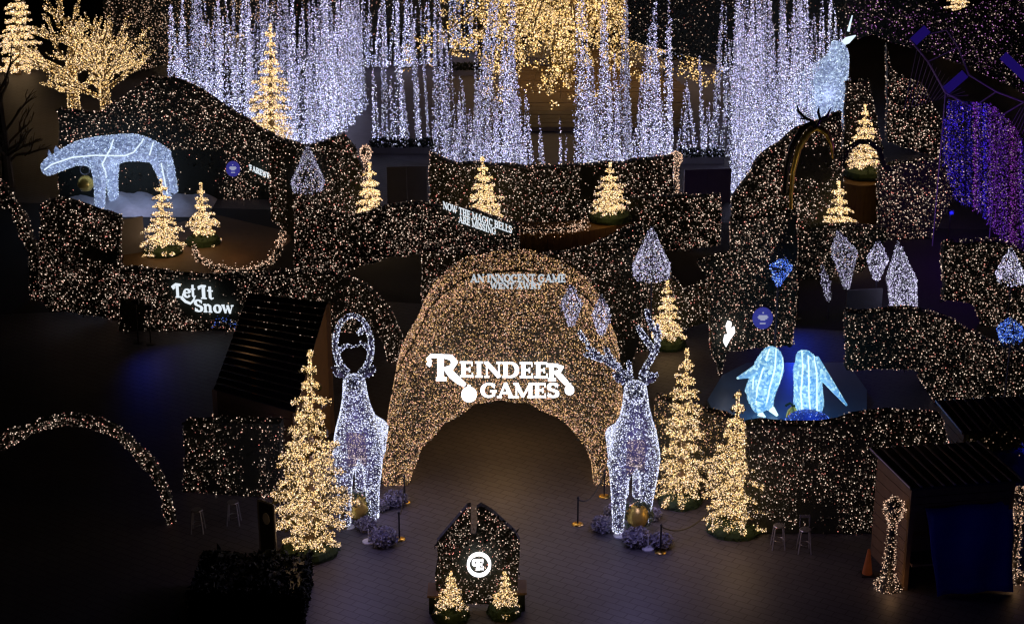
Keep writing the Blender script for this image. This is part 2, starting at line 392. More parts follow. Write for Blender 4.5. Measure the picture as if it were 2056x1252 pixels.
H([(1260,-30),(1700,-30),(1700,200),(1260,80)], 'dark hedge bank behind the right light curtains', dens=8, base=(1500,205), gain=.45)

# golden entrance dome
GA = [(768,973),(770,900),(786,810),(800,745),(828,700),(848,645),(880,598),(930,562),(1000,546),(1070,546),(1130,566),(1180,602),(1215,650),(1240,720),(1247,800),(1238,900),(1226,973),
      (1195,973),(1190,930),(1165,880),(1120,835),(1060,810),(1005,803),(950,812),(890,850),(845,900),(825,950),(818,973)]
gate = hedge(GA, 'tall golden lit entrance dome with an arched opening under the large lettering', base=(1000,973), thick=2.2, dens=42, kind='gold', name='entrance_arch', cat='archway', edge=1.3, patch=.5, gain=.72, leafd=20)
for px, py in ((905, 700), (1120, 690), (860, 850), (1180, 850)):
    p = V(px, py, gate.location.y - 1.2) - gate.location; lamp(gate, p, (1, .62, .3), 22, .6)
pin = G(1006, 900) - gate.location; pin.z = 3.0; lamp(gate, pin, (1, .55, .14), 150, .8)

# freestanding emblem screen in front
ES = [(877,1215),(877,1085),(905,1055),(938,1018),(945,1020),(945,1076),(957,1076),(957,1018),(966,1018),(990,1032),(1035,1066),(1042,1085),(1042,1215)]
emb_o, emb_hit, emb_at = plane((960,1222), 0)
hedge(ES, 'small freestanding hedge screen with a split peak and a ring emblem', base=(960,1222), thick=.25, topdens=.15, dens=12, name='hedge_screen', cat='hedge')

# ------------------------------------------------------------------ lit spruces
def spruce(top, basep, wpx, label, dens=1.0, mound=None, kind='spruce', gain=1.0, watt=0, zb=0.0, name='lit_spruce', k_n=1.0):
    o = G(basep[0], basep[1], zb); Y = o.y; t = V(top[0], top[1], Y) - o; h = t.z; rad = wpx/2/S(Y, zb)
    root = thing(name, o, label, 'tree', 'spruce trees wrapped in warm white lights')
    lean = Vector((t.x, 0, h))
    MB().tube([(0,0,0), lean*.5, lean*.97], [.028*h+.03, .016*h+.02, .01], 8).build('trunk', M['bark'], root)
    br = MB(); P = []; Lp = []; Bs = []
    n_t = max(8, int(h*1.4 + 4)); rad *= 1.22; tier = [rnd.uniform(.72, 1.2) for _ in range(n_t)]
    for i in range(n_t):
        f = .07 + .90 * (i / (n_t-1)) ** 0.95
        rr = rad * (1-f)**.84 * tier[i] + .02
        if f < .16: rr *= .55 + 2.8*f
        nb = max(6, int(13 * (1-f) + 6)); a0 = rnd.uniform(0, 6.28)
        for j in range(nb):
            a = a0 + 6.283*j/nb + rnd.uniform(-.25, .25); L = rr * rnd.uniform(.62, 1.14); dr = L * rnd.uniform(.10, .30)
            c = lean * (f + rnd.gauss(0, .006)); dx, dy = math.cos(a), math.sin(a)
            e = c + Vector((dx*L, dy*L, -dr + L*.08)); m_ = c + Vector((dx*L*.55, dy*L*.55, -dr*.35 + L*.06))
            br.tube([c, m_, e], [.012+.004*L, .009+.003*L, .005], 3, False); Bs.append((c, m_, e, L, dx, dy))
    N = int(wpx * (basep[1]-top[1]) * .5 * .46 * dens * k_n); tot = sum(q[3] for q in Bs)
    for (c, m_, e, L, dx, dy) in Bs:
        for q in range(max(3, int(N*L/tot + rnd.random()))):
            s_ = rnd.random()**.8
            p = (c.lerp(m_, s_/.5) if s_ < .5 else m_.lerp(e, (s_-.5)/.5))
            side = (.03 + .34*L*(s_*(1.08-s_)))
            o_ = rnd.uniform(-1, 1)
            p = p + Vector((-dy, dx, 0))*o_*side*1.2 + Vector((dx, dy, 0))*abs(o_)*side*.5 + Vector((0, 0, -abs(o_)*side*.22 + rnd.gauss(0, .015+.004*h)))
            P.append(tuple(p)); Lp.append(tuple(p + Vector((rnd.gauss(0, .03), rnd.gauss(0, .03), -.04))))
    for q in range(int(N*.10)):
        f = rnd.random()**1.3*.99; a = rnd.uniform(0, 6.28); r_ = .02*h*(1-f)+.04
        P.append(tuple(lean*f + Vector((math.cos(a)*r_, math.sin(a)*r_, 0))))
    br.build('branch_whorls', M['bark'], root)['kind'] = 'stuff'
    leaves('needle_cover', Lp[::5], .06 + .006*h, M['needle'], root)
    P = np.array(P); c = fam(len(P), kind)*gain
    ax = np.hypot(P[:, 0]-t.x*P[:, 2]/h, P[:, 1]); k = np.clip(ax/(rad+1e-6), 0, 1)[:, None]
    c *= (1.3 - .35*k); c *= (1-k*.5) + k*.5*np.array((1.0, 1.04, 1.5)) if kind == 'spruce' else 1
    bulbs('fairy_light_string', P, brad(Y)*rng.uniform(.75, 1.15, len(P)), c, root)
    if mound:
        q = mound/2/S(Y)
        MB().lathe((0,0,-.0), [(q*1.0,0),(q*1.02,.12),(q*.93,.28),(q*.6,.36),(.05,.40)], 22, .05).build('evergreen_mound', M['mound'], root)
        aa = rng.uniform(0, 6.28, 500); rr_ = q*np.sqrt(rng.random(500))*1.04
        leaves('mound_leaves', np.stack([np.cos(aa)*rr_, np.sin(aa)*rr_, .38-.28*(rr_/q)**3+rng.normal(0,.03,500)], 1), .09, M['mound'], root)
    if watt: 
        lamp(root, (t.x*.3, -rad*1.15, h*.30), (1, .62, .26), watt, .8)
    return root
spruce((622,698),(622,1108),164,'tallest golden lit spruce on the plaza left of the seated looking deer', mound=112, watt=24)
spruce((1380,695),(1364,1008),128,'golden lit spruce directly right of the antlered deer', mound=84, watt=20)
spruce((1482,783),(1472,1062),150,'wide golden spruce at right with the penguins above its tip', mound=108, watt=34)
spruce((1340,563),(1340,694),78,'golden spruce on a dark mound right of the entrance dome', mound=72, watt=14, dens=1.2)
spruce((323,358),(328,508),82,'left of two golden spruces on the wooden terrace', mound=74, watt=16, dens=1.3)
spruce((403,365),(408,488),74,'right of two golden spruces on the wooden terrace', mound=68, watt=14, dens=1.3)
spruce((742,325),(746,490),92,'small golden spruce beside the grey panel left of centre', watt=8, dens=1.6)
spruce((969,313),(978,486),98,'golden spruce above the slanted two line lettering', watt=8, dens=1.5)
spruce((1225,325),(1225,440),86,'golden spruce on a round mound above the wooden drum wall', mound=84, watt=14, dens=1.3, zb=1.75)
spruce((1684,362),(1689,528),104,'golden spruce left of the ochre drum', watt=8, dens=1.6)
spruce((1737,208),(1735,352),72,'golden spruce standing on top of the ochre drum', mound=78, watt=10, dens=1.6, zb=2.5)
spruce((543,45),(545,288),88,'slender pinkish gold spruce in front of the left light curtains', watt=0, dens=1.4)
spruce((905,1147),(905,1238),62,'tiny spruce left of the ring emblem', mound=72, watt=5, dens=1.6)
spruce((1013,1147),(1013,1232),58,'tiny spruce right of the ring emblem', mound=66, watt=5, dens=1.6)
spruce((36,-70),(36,150),84,'broad golden spruce in the top left corner', dens=1.5)
spruce((345,-60),(345,90),60,'golden spruce cut off by the top edge among the left curtains', dens=1.5)
spruce((470,-70),(470,80),44,'narrow golden spruce cut off by the top edge', dens=1.5)
spruce((2062,40),(2062,118),50,'golden spruce cut off by the right edge', dens=1.5)
spruce((1925,-70),(1925,34),56,'golden spruce tip skirts at the top edge of the dim hedge bank', dens=1.3)

# ------------------------------------------------------------------ bare trees wrapped with lights
def bare_tree(basep, hpx, wpx, label, lit=True, kind='spruce', seed=1, dens=.75, gain=1.0, depth=4):
    q = random.Random(seed); o = G(*basep); Y = o.y; k = S(Y); h = hpx/k/.96; wd = wpx/k
    root = thing('bare_tree', o, label, 'tree', 'bare trees at the upper left')
    tr = MB(); br = MB(); P = []
    def put(a, b, r0, r1, n):
        for i in range(int(n)):
            t = q.random(); p = a.lerp(b, t); r_ = r0+(r1-r0)*t + .03; d = (b-a).normalized()
            v = Vector((q.gauss(0,1), q.gauss(0,1), q.gauss(0,1))); v = (v - d*v.dot(d)).normalized()
            P.append(tuple(p+v*(r_+abs(q.gauss(0,.03)))))
    T = Vector((0,0,h*.34)); r0 = .022*h+.05
    tr.tube([(0,0,0),(0,0,h*.18),T],[r0*1.35,r0,r0*.8],9).build('trunk', M['bark'], root); put(Vector((0,0,0)), T, r0*1.3, r0*.8, h*.34*260*dens)
    def grow(p, d, L, r_, lv):
        e = p + d*L; mid = p.lerp(e,.5)+Vector((q.gauss(0,.05*L),q.gauss(0,.05*L),q.gauss(0,.03*L)))
        br.tube([p, mid, e],[r_, r_*.8, r_*.6], 4, False); put(p, mid, r_, r_*.8, L*.5*(14+150*r_*3)*dens); put(mid, e, r_*.8, r_*.6, L*.5*(14+150*r_*2.5)*dens)
        if lv <= 0: return
        for j in range(3 if lv > 1 else 4):
            v = Vector((q.gauss(0,1), q.gauss(0,1), q.gauss(0,.7))).normalized()
            nd = (d*1.25 + v*.6 + Vector((0,0,.10))).normalized(); grow(p.lerp(e, q.uniform(.55,1)), nd, L*q.uniform(.45,.7), r_*.5, lv-1)
    for i in range(15):
        a = i*2.4+q.random(); f = q.uniform(.36, 1.0); el = .12+.8*f*q.uniform(.5,1.1)
        grow(T*f, Vector((math.cos(a)*math.cos(el), math.sin(a)*math.cos(el), math.sin(el))).normalized(), wd*q.uniform(.20,.30)+h*.05*f, r0*.36, depth-1)
    grow(T, Vector((0,0,1)), h*.28, r0*.7, depth-1)
    br.build('limbs', M['bark'], root)['kind'] = 'stuff'
    if lit:
        P = np.array(P); bulbs('fairy_light_string', P, brad(Y)*rng.uniform(.7,1.1,len(P)), fam(len(P), kind)*gain, root)
    return root
bare_tree((150,228), 300, 220, 'left of two bare trees wrapped in warm lights', seed=3, depth=3)
bare_tree((215,242), 270, 230, 'right of two bare trees wrapped in warm lights', seed=5, depth=3)
bare_tree((18,375), 330, 190, 'dark unlit violet trunk tree at the left edge', lit=False, seed=9, depth=3)

# great central tree
def great_tree():
    o = G(1135, 148); Y = o.y; k = S(Y, 6)
    root = thing('great_tree', o, 'huge spreading tree of golden blossom lights over the timber court', 'tree')
    MB().tube([(0,0,0),(0,0,4),(.1,0,9),(0,0,16)],[1.1,.75,.6,.3],12).build('trunk', mat('lit_trunk',(.34,.24,.06),.8), root)
    P = []; LP = []; br = MB()
    for i in range(230):
        a = rnd.uniform(0, 6.283); f = rnd.random(); z0 = 4.0 + 9*f; L = (12.0*(1-f*.30))*rnd.uniform(.5,1.0)
        c = Vector((0,0,z0)); tipz = max(.9, z0 - L*rnd.uniform(.25,.62))
        e = Vector((math.cos(a)*L, math.sin(a)*L, tipz))
        m_ = c.lerp(e,.5)+Vector((0,0,.12*L)); br.tube([c,m_,e],[.09,.05,.02],4,False)
        for q in range(int(L*2.2)):
            s_ = rnd.uniform(.22,1.03); p = c.lerp(m_, s_*2) if s_<.5 else m_.lerp(e,(s_-.5)*2)
            p = p + Vector((rnd.gauss(0,.4),rnd.gauss(0,.4),rnd.gauss(-.1,.35)))
            if p.z < .5: continue
            g = rnd.uniform(.5,1.35)
            for w_ in range(rnd.randint(9,17)):
                P.append((p.x+rnd.gauss(0,.17),p.y+rnd.gauss(0,.17),p.z+rnd.gauss(0,.14),g))
            LP.append(tuple(p))
    br.build('limbs', M['bark'], root)['kind'] = 'stuff'
    P = np.array(P); n = len(P); c = fam(n,'spruce')*(P[:,3:4])*np.array((1.0,.97,.88))
    bulbs('blossom_lights', P[:,:3], brad(Y,1.25)*rng.uniform(.7,1.2,n), c, root)
    leaves('leaf_cover', np.array(LP), .2, M['needle'], root)
    lamp(root, (0,-3,5.5), (1,.55,.22), 130, 1.2); lamp(root, (4,-3,6), (1,.55,.22), 55, 1.2)
great_tree()
# deck under it, board by board
dk = thing('timber_deck', G(1180,215), 'low octagonal timber deck under the great golden tree', 'deck')
do = dk.location; DA = [(1000,262),(1380,262),(1385,190),(1300,110),(1120,100),(1010,170)]
for i in range(26):
    y0 = G(1180, 264).y + i * 1.05 - do.y; y1 = y0 + .98
    ym = (y0+y1)/2; 
    def xr(yy):
        pts = [G(*p) for p in DA]; xs = []
        for a, b in zip(pts, pts[1:]+pts[:1]):
            if (a.y-yy)*(b.y-yy) <= 0 and a.y != b.y: xs.append(a.x+(b.x-a.x)*(yy-a.y)/(b.y-a.y))
        return (min(xs), max(xs)) if len(xs) > 1 else None
    r_ = xr(ym+do.y)
    if r_: 
        MB().box(r_[0]-do.x+rnd.uniform(0,.2), y0, .02, r_[1]-do.x-rnd.uniform(0,.2), y1, .25+rnd.uniform(0,.03)).build('plank', M['deck'], dk)

# ------------------------------------------------------------------ curtains of light
def strand(bx, by, tx, ty, wb, wt, label, group, dens=1.0, kind='cool', gain=1.0, clip=None, zb=0.3, name='light_spire', cat='light spire', cols=None):
    o = G(bx, by, 0); Y = o.y; b = V(bx, by, Y); t = V(tx, ty, Y) - o; h = max(t.z, .5)
    k = S(Y, h/2); rb, rtp = wb/2/k, wt/2/k
    root = thing(name, o, label, cat, group)
    cd = MB(); ns = max(3, int(wb/4)); P = []
    offs = [(rnd.uniform(-1,1), rnd.uniform(-.5,.5)) for _ in range(ns)]
    lf = [1.0 if i == 0 else rnd.uniform(.55,1.0) for i in range(ns)]
    for (ox, oy), l_ in zip(offs, lf):
        p0 = Vector((ox*rb, oy*rb, zb)); p1 = Vector((t.x*l_+ox*(rb+(rtp-rb)*l_), oy*rtp, h*l_))
        cd.tube([p0, p1], .008, 3, False)
        n = int((p1-p0).length*k*(wb*.62+wt*.38)/ns*.21*dens)
        for q in range(n):
            s_ = rnd.random(); s_ = s_**1.18
            j = (rb*(1-s_)+rtp*s_)*.12
            P.append((p0.x+(p1.x-p0.x)*s_+rnd.gauss(0,j+.02), p0.y+(p1.y-p0.y)*s_+rnd.gauss(0,.05), p0.z+(p1.z-p0.z)*s_))
    cd.build('cord', M['cord'], root)['kind'] = 'stuff'
    P = np.array(P); s_ = np.clip(P[:,2]/h,0,1)[:,None]
    c = fam(len(P), kind)*gain*rnd.uniform(.6, 1.3)
    if kind == 'cool': c *= (1.35-.55*s_**.5); c = c*(np.array((.92,.97,1.0))*(1-s_)+np.array((1.0,.93,.98))*s_)
    if cols is not None: c = c*np.array(cols)
    bulbs('fairy_light_string', P, brad(Y)*rng.uniform(.75,1.15,len(P)), c, root)
    return root
def bank(line, n, tops, wb, wt, label, group, by_add=0, jit=5, **k):
    """n spires along a line of base pixels, in order from its left end"""
    word = 'first second third fourth fifth sixth seventh eighth ninth tenth eleventh twelfth thirteenth fourteenth fifteenth sixteenth seventeenth eighteenth nineteenth twentieth'.split()
    word += ['twenty ' + q for q in word[:9]]
    for i in range(n):
        f = (i+.5)/n + rnd.uniform(-.3,.3)/n; f = min(max(f,0),.999)*(len(line)-1); a = int(f); g = f-a
        x = line[a][0]+(line[a+1][0]-line[a][0])*g; y = line[a][1]+(line[a+1][1]-line[a][1])*g
        ty = tops(x) if callable(tops) else rnd.uniform(*tops); w_ = rnd.uniform(*wb)
        strand(x, y+by_add+rnd.uniform(-2,2), x+rnd.uniform(-8,8), ty, w_, min(w_, rnd.uniform(*wt)), label + ', ' + word[i] + ' from the left', group, **k)
GL = 'spires of violet white light strings round the court'
ORD = ('first','second','third','fourth','fifth','sixth','seventh','eighth','ninth')
LB = 'white light spire in the crowded left bank'
bank([(335,168),(420,205),(500,245),(560,280),(610,298),(665,285),(700,250),(722,222)], 26, (-75,15), (26,50), (3,5), LB, GL, dens=1.3)
bank([(345,150),(450,190),(560,230),(700,200)], 9, (-60,60), (22,36), (3,5), 'dim light spire in the back rank of the left bank', GL, dens=1.0, gain=.55)
bank([(640,225),(690,210),(722,200)], 5, (-100,-30), (18,26), (3,6), 'violet white light spire at the right edge of the left bank', GL, dens=1.1)
bank([(690,146),(760,142),(880,138)], 12, (-90,20), (14,28), (3,5), 'violet white light spire at the back left of the court', GL, dens=1.2)
for nn_, (bx, tx, ty, w_) in enumerate(((758,750,130,16),(778,768,-40,18),(790,782,150,12),(803,797,-10,22),(820,808,160,14),(838,823,-30,18),(848,838,100,16),(860,840,-40,14))):
    strand(bx, 303, tx, ty, w_, 5, 'thin light spire standing on the dark planter left of centre, '+ORD[nn_]+' from the left', 'spires on the left planter', dens=1.1)
LC = 'tapering light spire on the left half of the curved hedge'
for nn_, (bx, tx, ty, w_, wt_) in enumerate(((884,878,-40,34,10),(905,900,60,30,8),(928,925,150,36,6),(948,1000,-60,40,12),(968,955,100,30,5),(990,985,150,34,6),(1004,1030,-50,46,12),(1026,1015,60,30,6),(1050,1032,120,34,6))):
    strand(bx, 405+rnd.uniform(-8,8), tx, ty, w_, wt_, LC+', '+ORD[nn_]+' from the left', GL, dens=1.35)
bank([(880,338),(1050,345)], 9, (170,280), (18,32), (2,4), 'short pointed light spire along the left half of the curved hedge', GL, dens=1.3, by_add=66)
strand(1062, 410, 1055, 180, 30, 3, 'pointed light spire with a bent tip left of the open gap', 'short spires in the gap', dens=1.2)
strand(1090, 410, 1082, 232, 18, 3, 'short pointed light spire at the left of the open gap', 'short spires in the gap', dens=1.2)
strand(1128, 410, 1126, 234, 12, 3, 'slim pointed light spire in the middle of the open gap', 'short spires in the gap', dens=1.1)
strand(1140, 410, 1138, 272, 12, 3, 'shortest pointed light spire right in the open gap', 'short spires in the gap', dens=1.1)
LD = 'tapering light spire on the right half of the curved hedge'
for nn_, (bx, tx, ty, w_, wt_) in enumerate(((1172,1165,-60,46,16),(1192,1185,120,34,8),(1212,1215,-20,44,12),(1236,1232,100,36,8),(1252,1258,-30,50,8),(1276,1290,150,40,6),(1300,1312,-60,48,12),(1322,1320,110,36,8),(1342,1344,-10,30,12))):
    strand(bx, 405+rnd.uniform(-8,8), tx, ty, w_, wt_, LD+', '+ORD[nn_]+' from the left', GL, dens=1.15)
bank([(1170,340),(1345,325)], 8, (170,250), (16,34), (2,4), 'short pointed light spire along the right half of the curved hedge', GL, dens=1.1, by_add=68)
for nn_, (bx, tx, ty, w_) in enumerate(((1368,1378,165,20),(1393,1377,155,18),(1408,1403,110,20),(1420,1422,205,12),(1433,1452,-20,24),(1452,1470,80,20))):
    strand(bx, 325, tx, ty, w_, 4, 'thin light spire standing on the dark planter right of centre, '+ORD[nn_]+' from the left', 'spires on the right planter', dens=1.1)
bank([(1470,398),(1525,398)], 6, (-120,60), (24,36), (5,9), 'tall light spire falling lowest at the right bank', GL, dens=1.3)
bank([(1480,320),(1540,318),(1600,275),(1700,222)], 16, (-90,60), (28,50), (3,5), 'white light spire in the crowded right bank', GL, dens=1.4)
bank([(1450,245),(1560,245),(1690,180)], 9, (-80,20), (20,34), (3,5), 'violet white light spire in the back rank of the right bank', GL, dens=1.1, gain=.85)
bank([(1285,72),(1340,125),(1445,128)], 14, (-100,10), (14,26), (3,6), 'violet white light spire at the back right of the court', GL, dens=1.3)
strand(1455,150,1452,-60,44,30,'thick bright light spire at the back right of the court',GL,dens=1.7)
bank([(890,105),(1000,110)], 8, (-120,-40), (14,24), (6,12), 'violet white light spire behind the great golden tree', GL, dens=1.0, gain=.8)

# violet tunnel at right
def tunnel():
    o = G(1990, 520); root = thing('violet_tunnel', o, 'domed tunnel of violet and blue light strings over a bare frame', 'tunnel')
    Y = o.y; fr = MB()
    topl = lambda x: np.interp(x, [1893,1905,1990,2035,2056,2100], [250,200,208,250,290,360])
    botl = lambda x: np.interp(x, [1893,1915,1960,2000,2056,2100], [330,400,420,470,540,560])
    P = []; Cc = []
    for i in range(62):
        x = 1893 + (2100-1893)*(i+rnd.random())/62; t, b = topl(x), botl(x)+rnd.uniform(-6,6); Yc = G(x, 520).y + rnd.uniform(0,3)
        hue = .5+.5*math.sin(x*.11+1)*math.sin(x*.035+2) if x > 1955 else .05
        col = np.array((.05,.03,1.0))*(1-hue)+np.array((.50,.08,.75))*hue
        g = rnd.uniform(.15,1.3)
        a = V(x, t, Yc)-o; z = V(x, b, Yc)-o; z.z = max(z.z,.05); fr.tube([a, z], .01, 3, False)
        n = int((b-t)*.95)
        for q in range(n):
            s_ = rnd.random(); p = a.lerp(z, s_); P.append((p.x+rnd.gauss(0,.05), p.y, p.z))
            u = rnd.random(); cc = col if u < .85 else np.array((.8,.5,.8)); Cc.append(cc*(.05+1.0*rnd.random()**2.6)*g)
    fr.build('cord', M['cord'], root)['kind'] = 'stuff'
    P = np.array(P); bulbs('fairy_light_string', P, brad(Y)*rng.uniform(.75,1.2,len(P)), np.array(Cc), root)
    st = MB(); Yt = Y+2
    hoops = []
    for px0, py0, px1, py1, sag in ((1826,78,1898,186,8),(1900,60,1945,150,10),(1898,186,2010,232,-6),(1945,150,2056,205,-6)):
        a, b = V(px0,py0,Yt)-o, V(px1,py1,Yt)-o; m_ = a.lerp(b,.5)+Vector((0,0,sag/40)); pts = [a, a.lerp(m_,.6), m_, b.lerp(m_,.6), b]
        st.tube(pts, .045, 5); hoops.append(pts)
    for h0, h1 in ((hoops[0],hoops[1]),(hoops[2],hoops[3])):
        for s_ in (0,2,4): st.tube([h0[s_], h1[s_]], .035, 5)
    for s_ in range(14):
        x = 1815+s_*7; st.tube([V(x, 150-s_*2+70, Yt)-o, V(x+26+s_, 100+s_*7, Yt)-o], .012, 4)
    for s_ in range(5):
        st.tube([V(2020+s_*8, 270, Yt)-o, V(2050+s_*6, 215, Yt)-o], .012, 4)
    for px, py in ((1898,186),(2010,232)):
        a = V(px,py,Yt)-o; st.tube([a, (a.x, a.y, 0)], .03, 5)
    st.build('frame', M['rib'], root)
    for (x0,y0),(x1,y1) in (((1834,84),(1862,58)),((1899,182),(1938,148)),((2014,112),(2070,165))):
        a, b = V(x0,y0,Yt-.3)-o, V(x1,y1,Yt-.3)-o
        MB().bar(a, b, .1, .42).build('lit_panel', M['bluepanel'], root)
    lamp(root, V(1975,360,Y-1.5)-o, (.25,.05,1.0), 120, 1.0); lamp(root, V(2030,420,Y-1.5)-o, (.45,.08,1.0), 70, 1.0)
tunnel()

# ------------------------------------------------------------------ crystals and pale cones
def crystal(pts, by, label, kind='crystal', gain=1.0, dens=1.0, name='light_crystal', pole=True):
    """outline by axis: (top px), (widest px, width), (bottom px)"""
    (tx,ty),(mx,my,mw),(bx,bb,bw) = pts
    o = G(bx, by); Y = o.y; A = V(tx,ty,Y)-o; Bm = V(mx,my,Y)-o; Cb = V(bx,bb,Y)-o; k = S(Y)
    if Cb.z < .02: Cb.z = .02
    root = thing(name, o, label, 'light sculpture', 'pale crystal and cone sculptures')
    rm, rb = mw/2/k*1.12, bw/2/k*1.12; fr = MB(); ring = []
    for j in range(8):
        a = j*math.pi/4; c, s_ = math.cos(a), math.sin(a)
        fr.tube([A, Bm+Vector((c*rm,s_*rm,0)), Cb+Vector((c*rb,s_*rb,0))], .02, 3, False)
        ring.append(Bm+Vector((c*rm,s_*rm,0)))
    fr.tube(ring+[ring[0]], .02, 3, False)
    if Cb.z > .3 and pole: fr.tube([Cb, (Cb.x, Cb.y, 0)], .04, 5)
    fr.build('wire_frame', M['wire'], root)
    h1, h2 = (A-Bm).length, (Bm-Cb).length; ap = (abs(ty-my)*mw/2+abs(my-bb)*(mw+bw)/2); n = int(ap*.50*dens)
    P = []
    for i in range(n):
        if rnd.random() < (h1*rm)/(h1*rm+h2*(rm+rb)+1e-6): s_ = math.sqrt(rnd.random()); c = A.lerp(Bm,s_); r_ = rm*s_
        else: s_ = rnd.random(); c = Bm.lerp(Cb,s_); r_ = rm+(rb-rm)*s_
        a = rnd.uniform(0,6.283); P.append((c.x+math.cos(a)*r_+rnd.gauss(0,.02), c.y+math.sin(a)*r_, c.z+rnd.gauss(0,.03)))
    P = np.array(P); bulbs('fairy_light_string', P, brad(Y)*rng.uniform(.75,1.1,n), fam(n,kind)*gain, root)
    return root
crystal([(1308,453),(1308,535,66),(1308,556,58)], 775, 'violet white cone tree above the golden spruce right of the dome', dens=1.1)
crystal([(618,288),(618,365,58),(618,382,50)], 485, 'greyish violet cone tree in front of the left hedge block', gain=.75)
crystal([(1147,570),(1147,610,36),(1147,652,8)], 990, 'faint greyish crystal on the face of the entrance dome', gain=1.2, pole=False)
crystal([(1207,591),(1208,632,32),(1207,672,6)], 990, 'violet white crystal at the right shoulder of the dome', gain=1.6, pole=False)
crystal([(1682,460),(1695,505,46),(1700,578,8)], 610, 'leaning violet diamond below the golden spruce at right', gain=.85)
crystal([(1650,528),(1657,565,16),(1664,602,5)], 640, 'thin leaning sliver crystal left of the big leaning diamond', gain=.95)
crystal([(1764,480),(1762,520,38),(1760,560,10)], 600, 'small bright white crystal left of the tallest crystal', gain=1.35)
crystal([(1803,482),(1810,560,52),(1815,622,46)], 628, 'tallest blunt footed crystal at right', gain=1.15, dens=1.1)
crystal([(2030,495),(2028,548,48),(2030,566,44)], 700, 'bright white cone crystal at the right edge', gain=1.4)
crystal([(1576,518),(1568,535,40),(1562,572,6)], 772, 'bright blue crystal over the hedge with the plaque', kind='blue', gain=1.1)
crystal([(2030,636),(2029,660,46),(2029,684,36)], 815, 'blue faceted crystal at the right edge', kind='blue', gain=.8)

# ------------------------------------------------------------------ animal light sculptures
def skin(name, J, E, sub=2, rootj=0):
    """J: {key: (pos, radius)}, E: edges; returns one continuous evaluated mesh"""
    keys = list(J); idx = {k: i for i, k in enumerate(keys)}
    me = bpy.data.meshes.new(name+'_bones'); me.from_pydata([J[k][0] for k in keys], [(idx[a], idx[b]) for a, b in E], [])
    ob = bpy.data.objects.new(name+'_bones', me); COL.objects.link(ob)
    m = ob.modifiers.new('skin', 'SKIN'); m.use_smooth_shade = True
    if not me.skin_vertices: 
        bpy.context.view_layer.objects.active = ob
    lay = me.skin_vertices[0].data
    for k in keys:
        r_ = J[k][1]; lay[idx[k]].radius = (r_, r_) if not isinstance(r_, tuple) else r_
        lay[idx[k]].use_root = (idx[k] == rootj)
    s_ = ob.modifiers.new('sub', 'SUBSURF'); s_.levels = sub; s_.render_levels = sub
    dg = bpy.context.evaluated_depsgraph_get(); dg.update()
    out = bpy.data.meshes.new_from_object(ob.evaluated_get(dg)); out.name = name
    bpy.data.objects.remove(ob); bpy.data.meshes.remove(me)
    return out
def scatter(me, n, off=.03):
    me.calc_loop_triangles(); nt_ = len(me.loop_triangles)
    tri = np.empty(nt_*3, np.int32); me.loop_triangles.foreach_get('vertices', tri); tri = tri.reshape(-1,3)
    co_ = np.empty(len(me.vertices)*3); me.vertices.foreach_get('co', co_); co_ = co_.reshape(-1,3)
    a, b, c = co_[tri[:,0]], co_[tri[:,1]], co_[tri[:,2]]; nn = np.cross(b-a, c-a); ar = np.linalg.norm(nn,axis=1)
    k = rng.choice(nt_, n, p=ar/ar.sum()); u = rng.random(n); v = rng.random(n); f = u+v > 1; u[f] = 1-u[f]; v[f] = 1-v[f]
    return a[k]+(b[k]-a[k])*u[:,None]+(c[k]-a[k])*v[:,None]+nn[k]/np.maximum(ar[k],1e-9)[:,None]*off

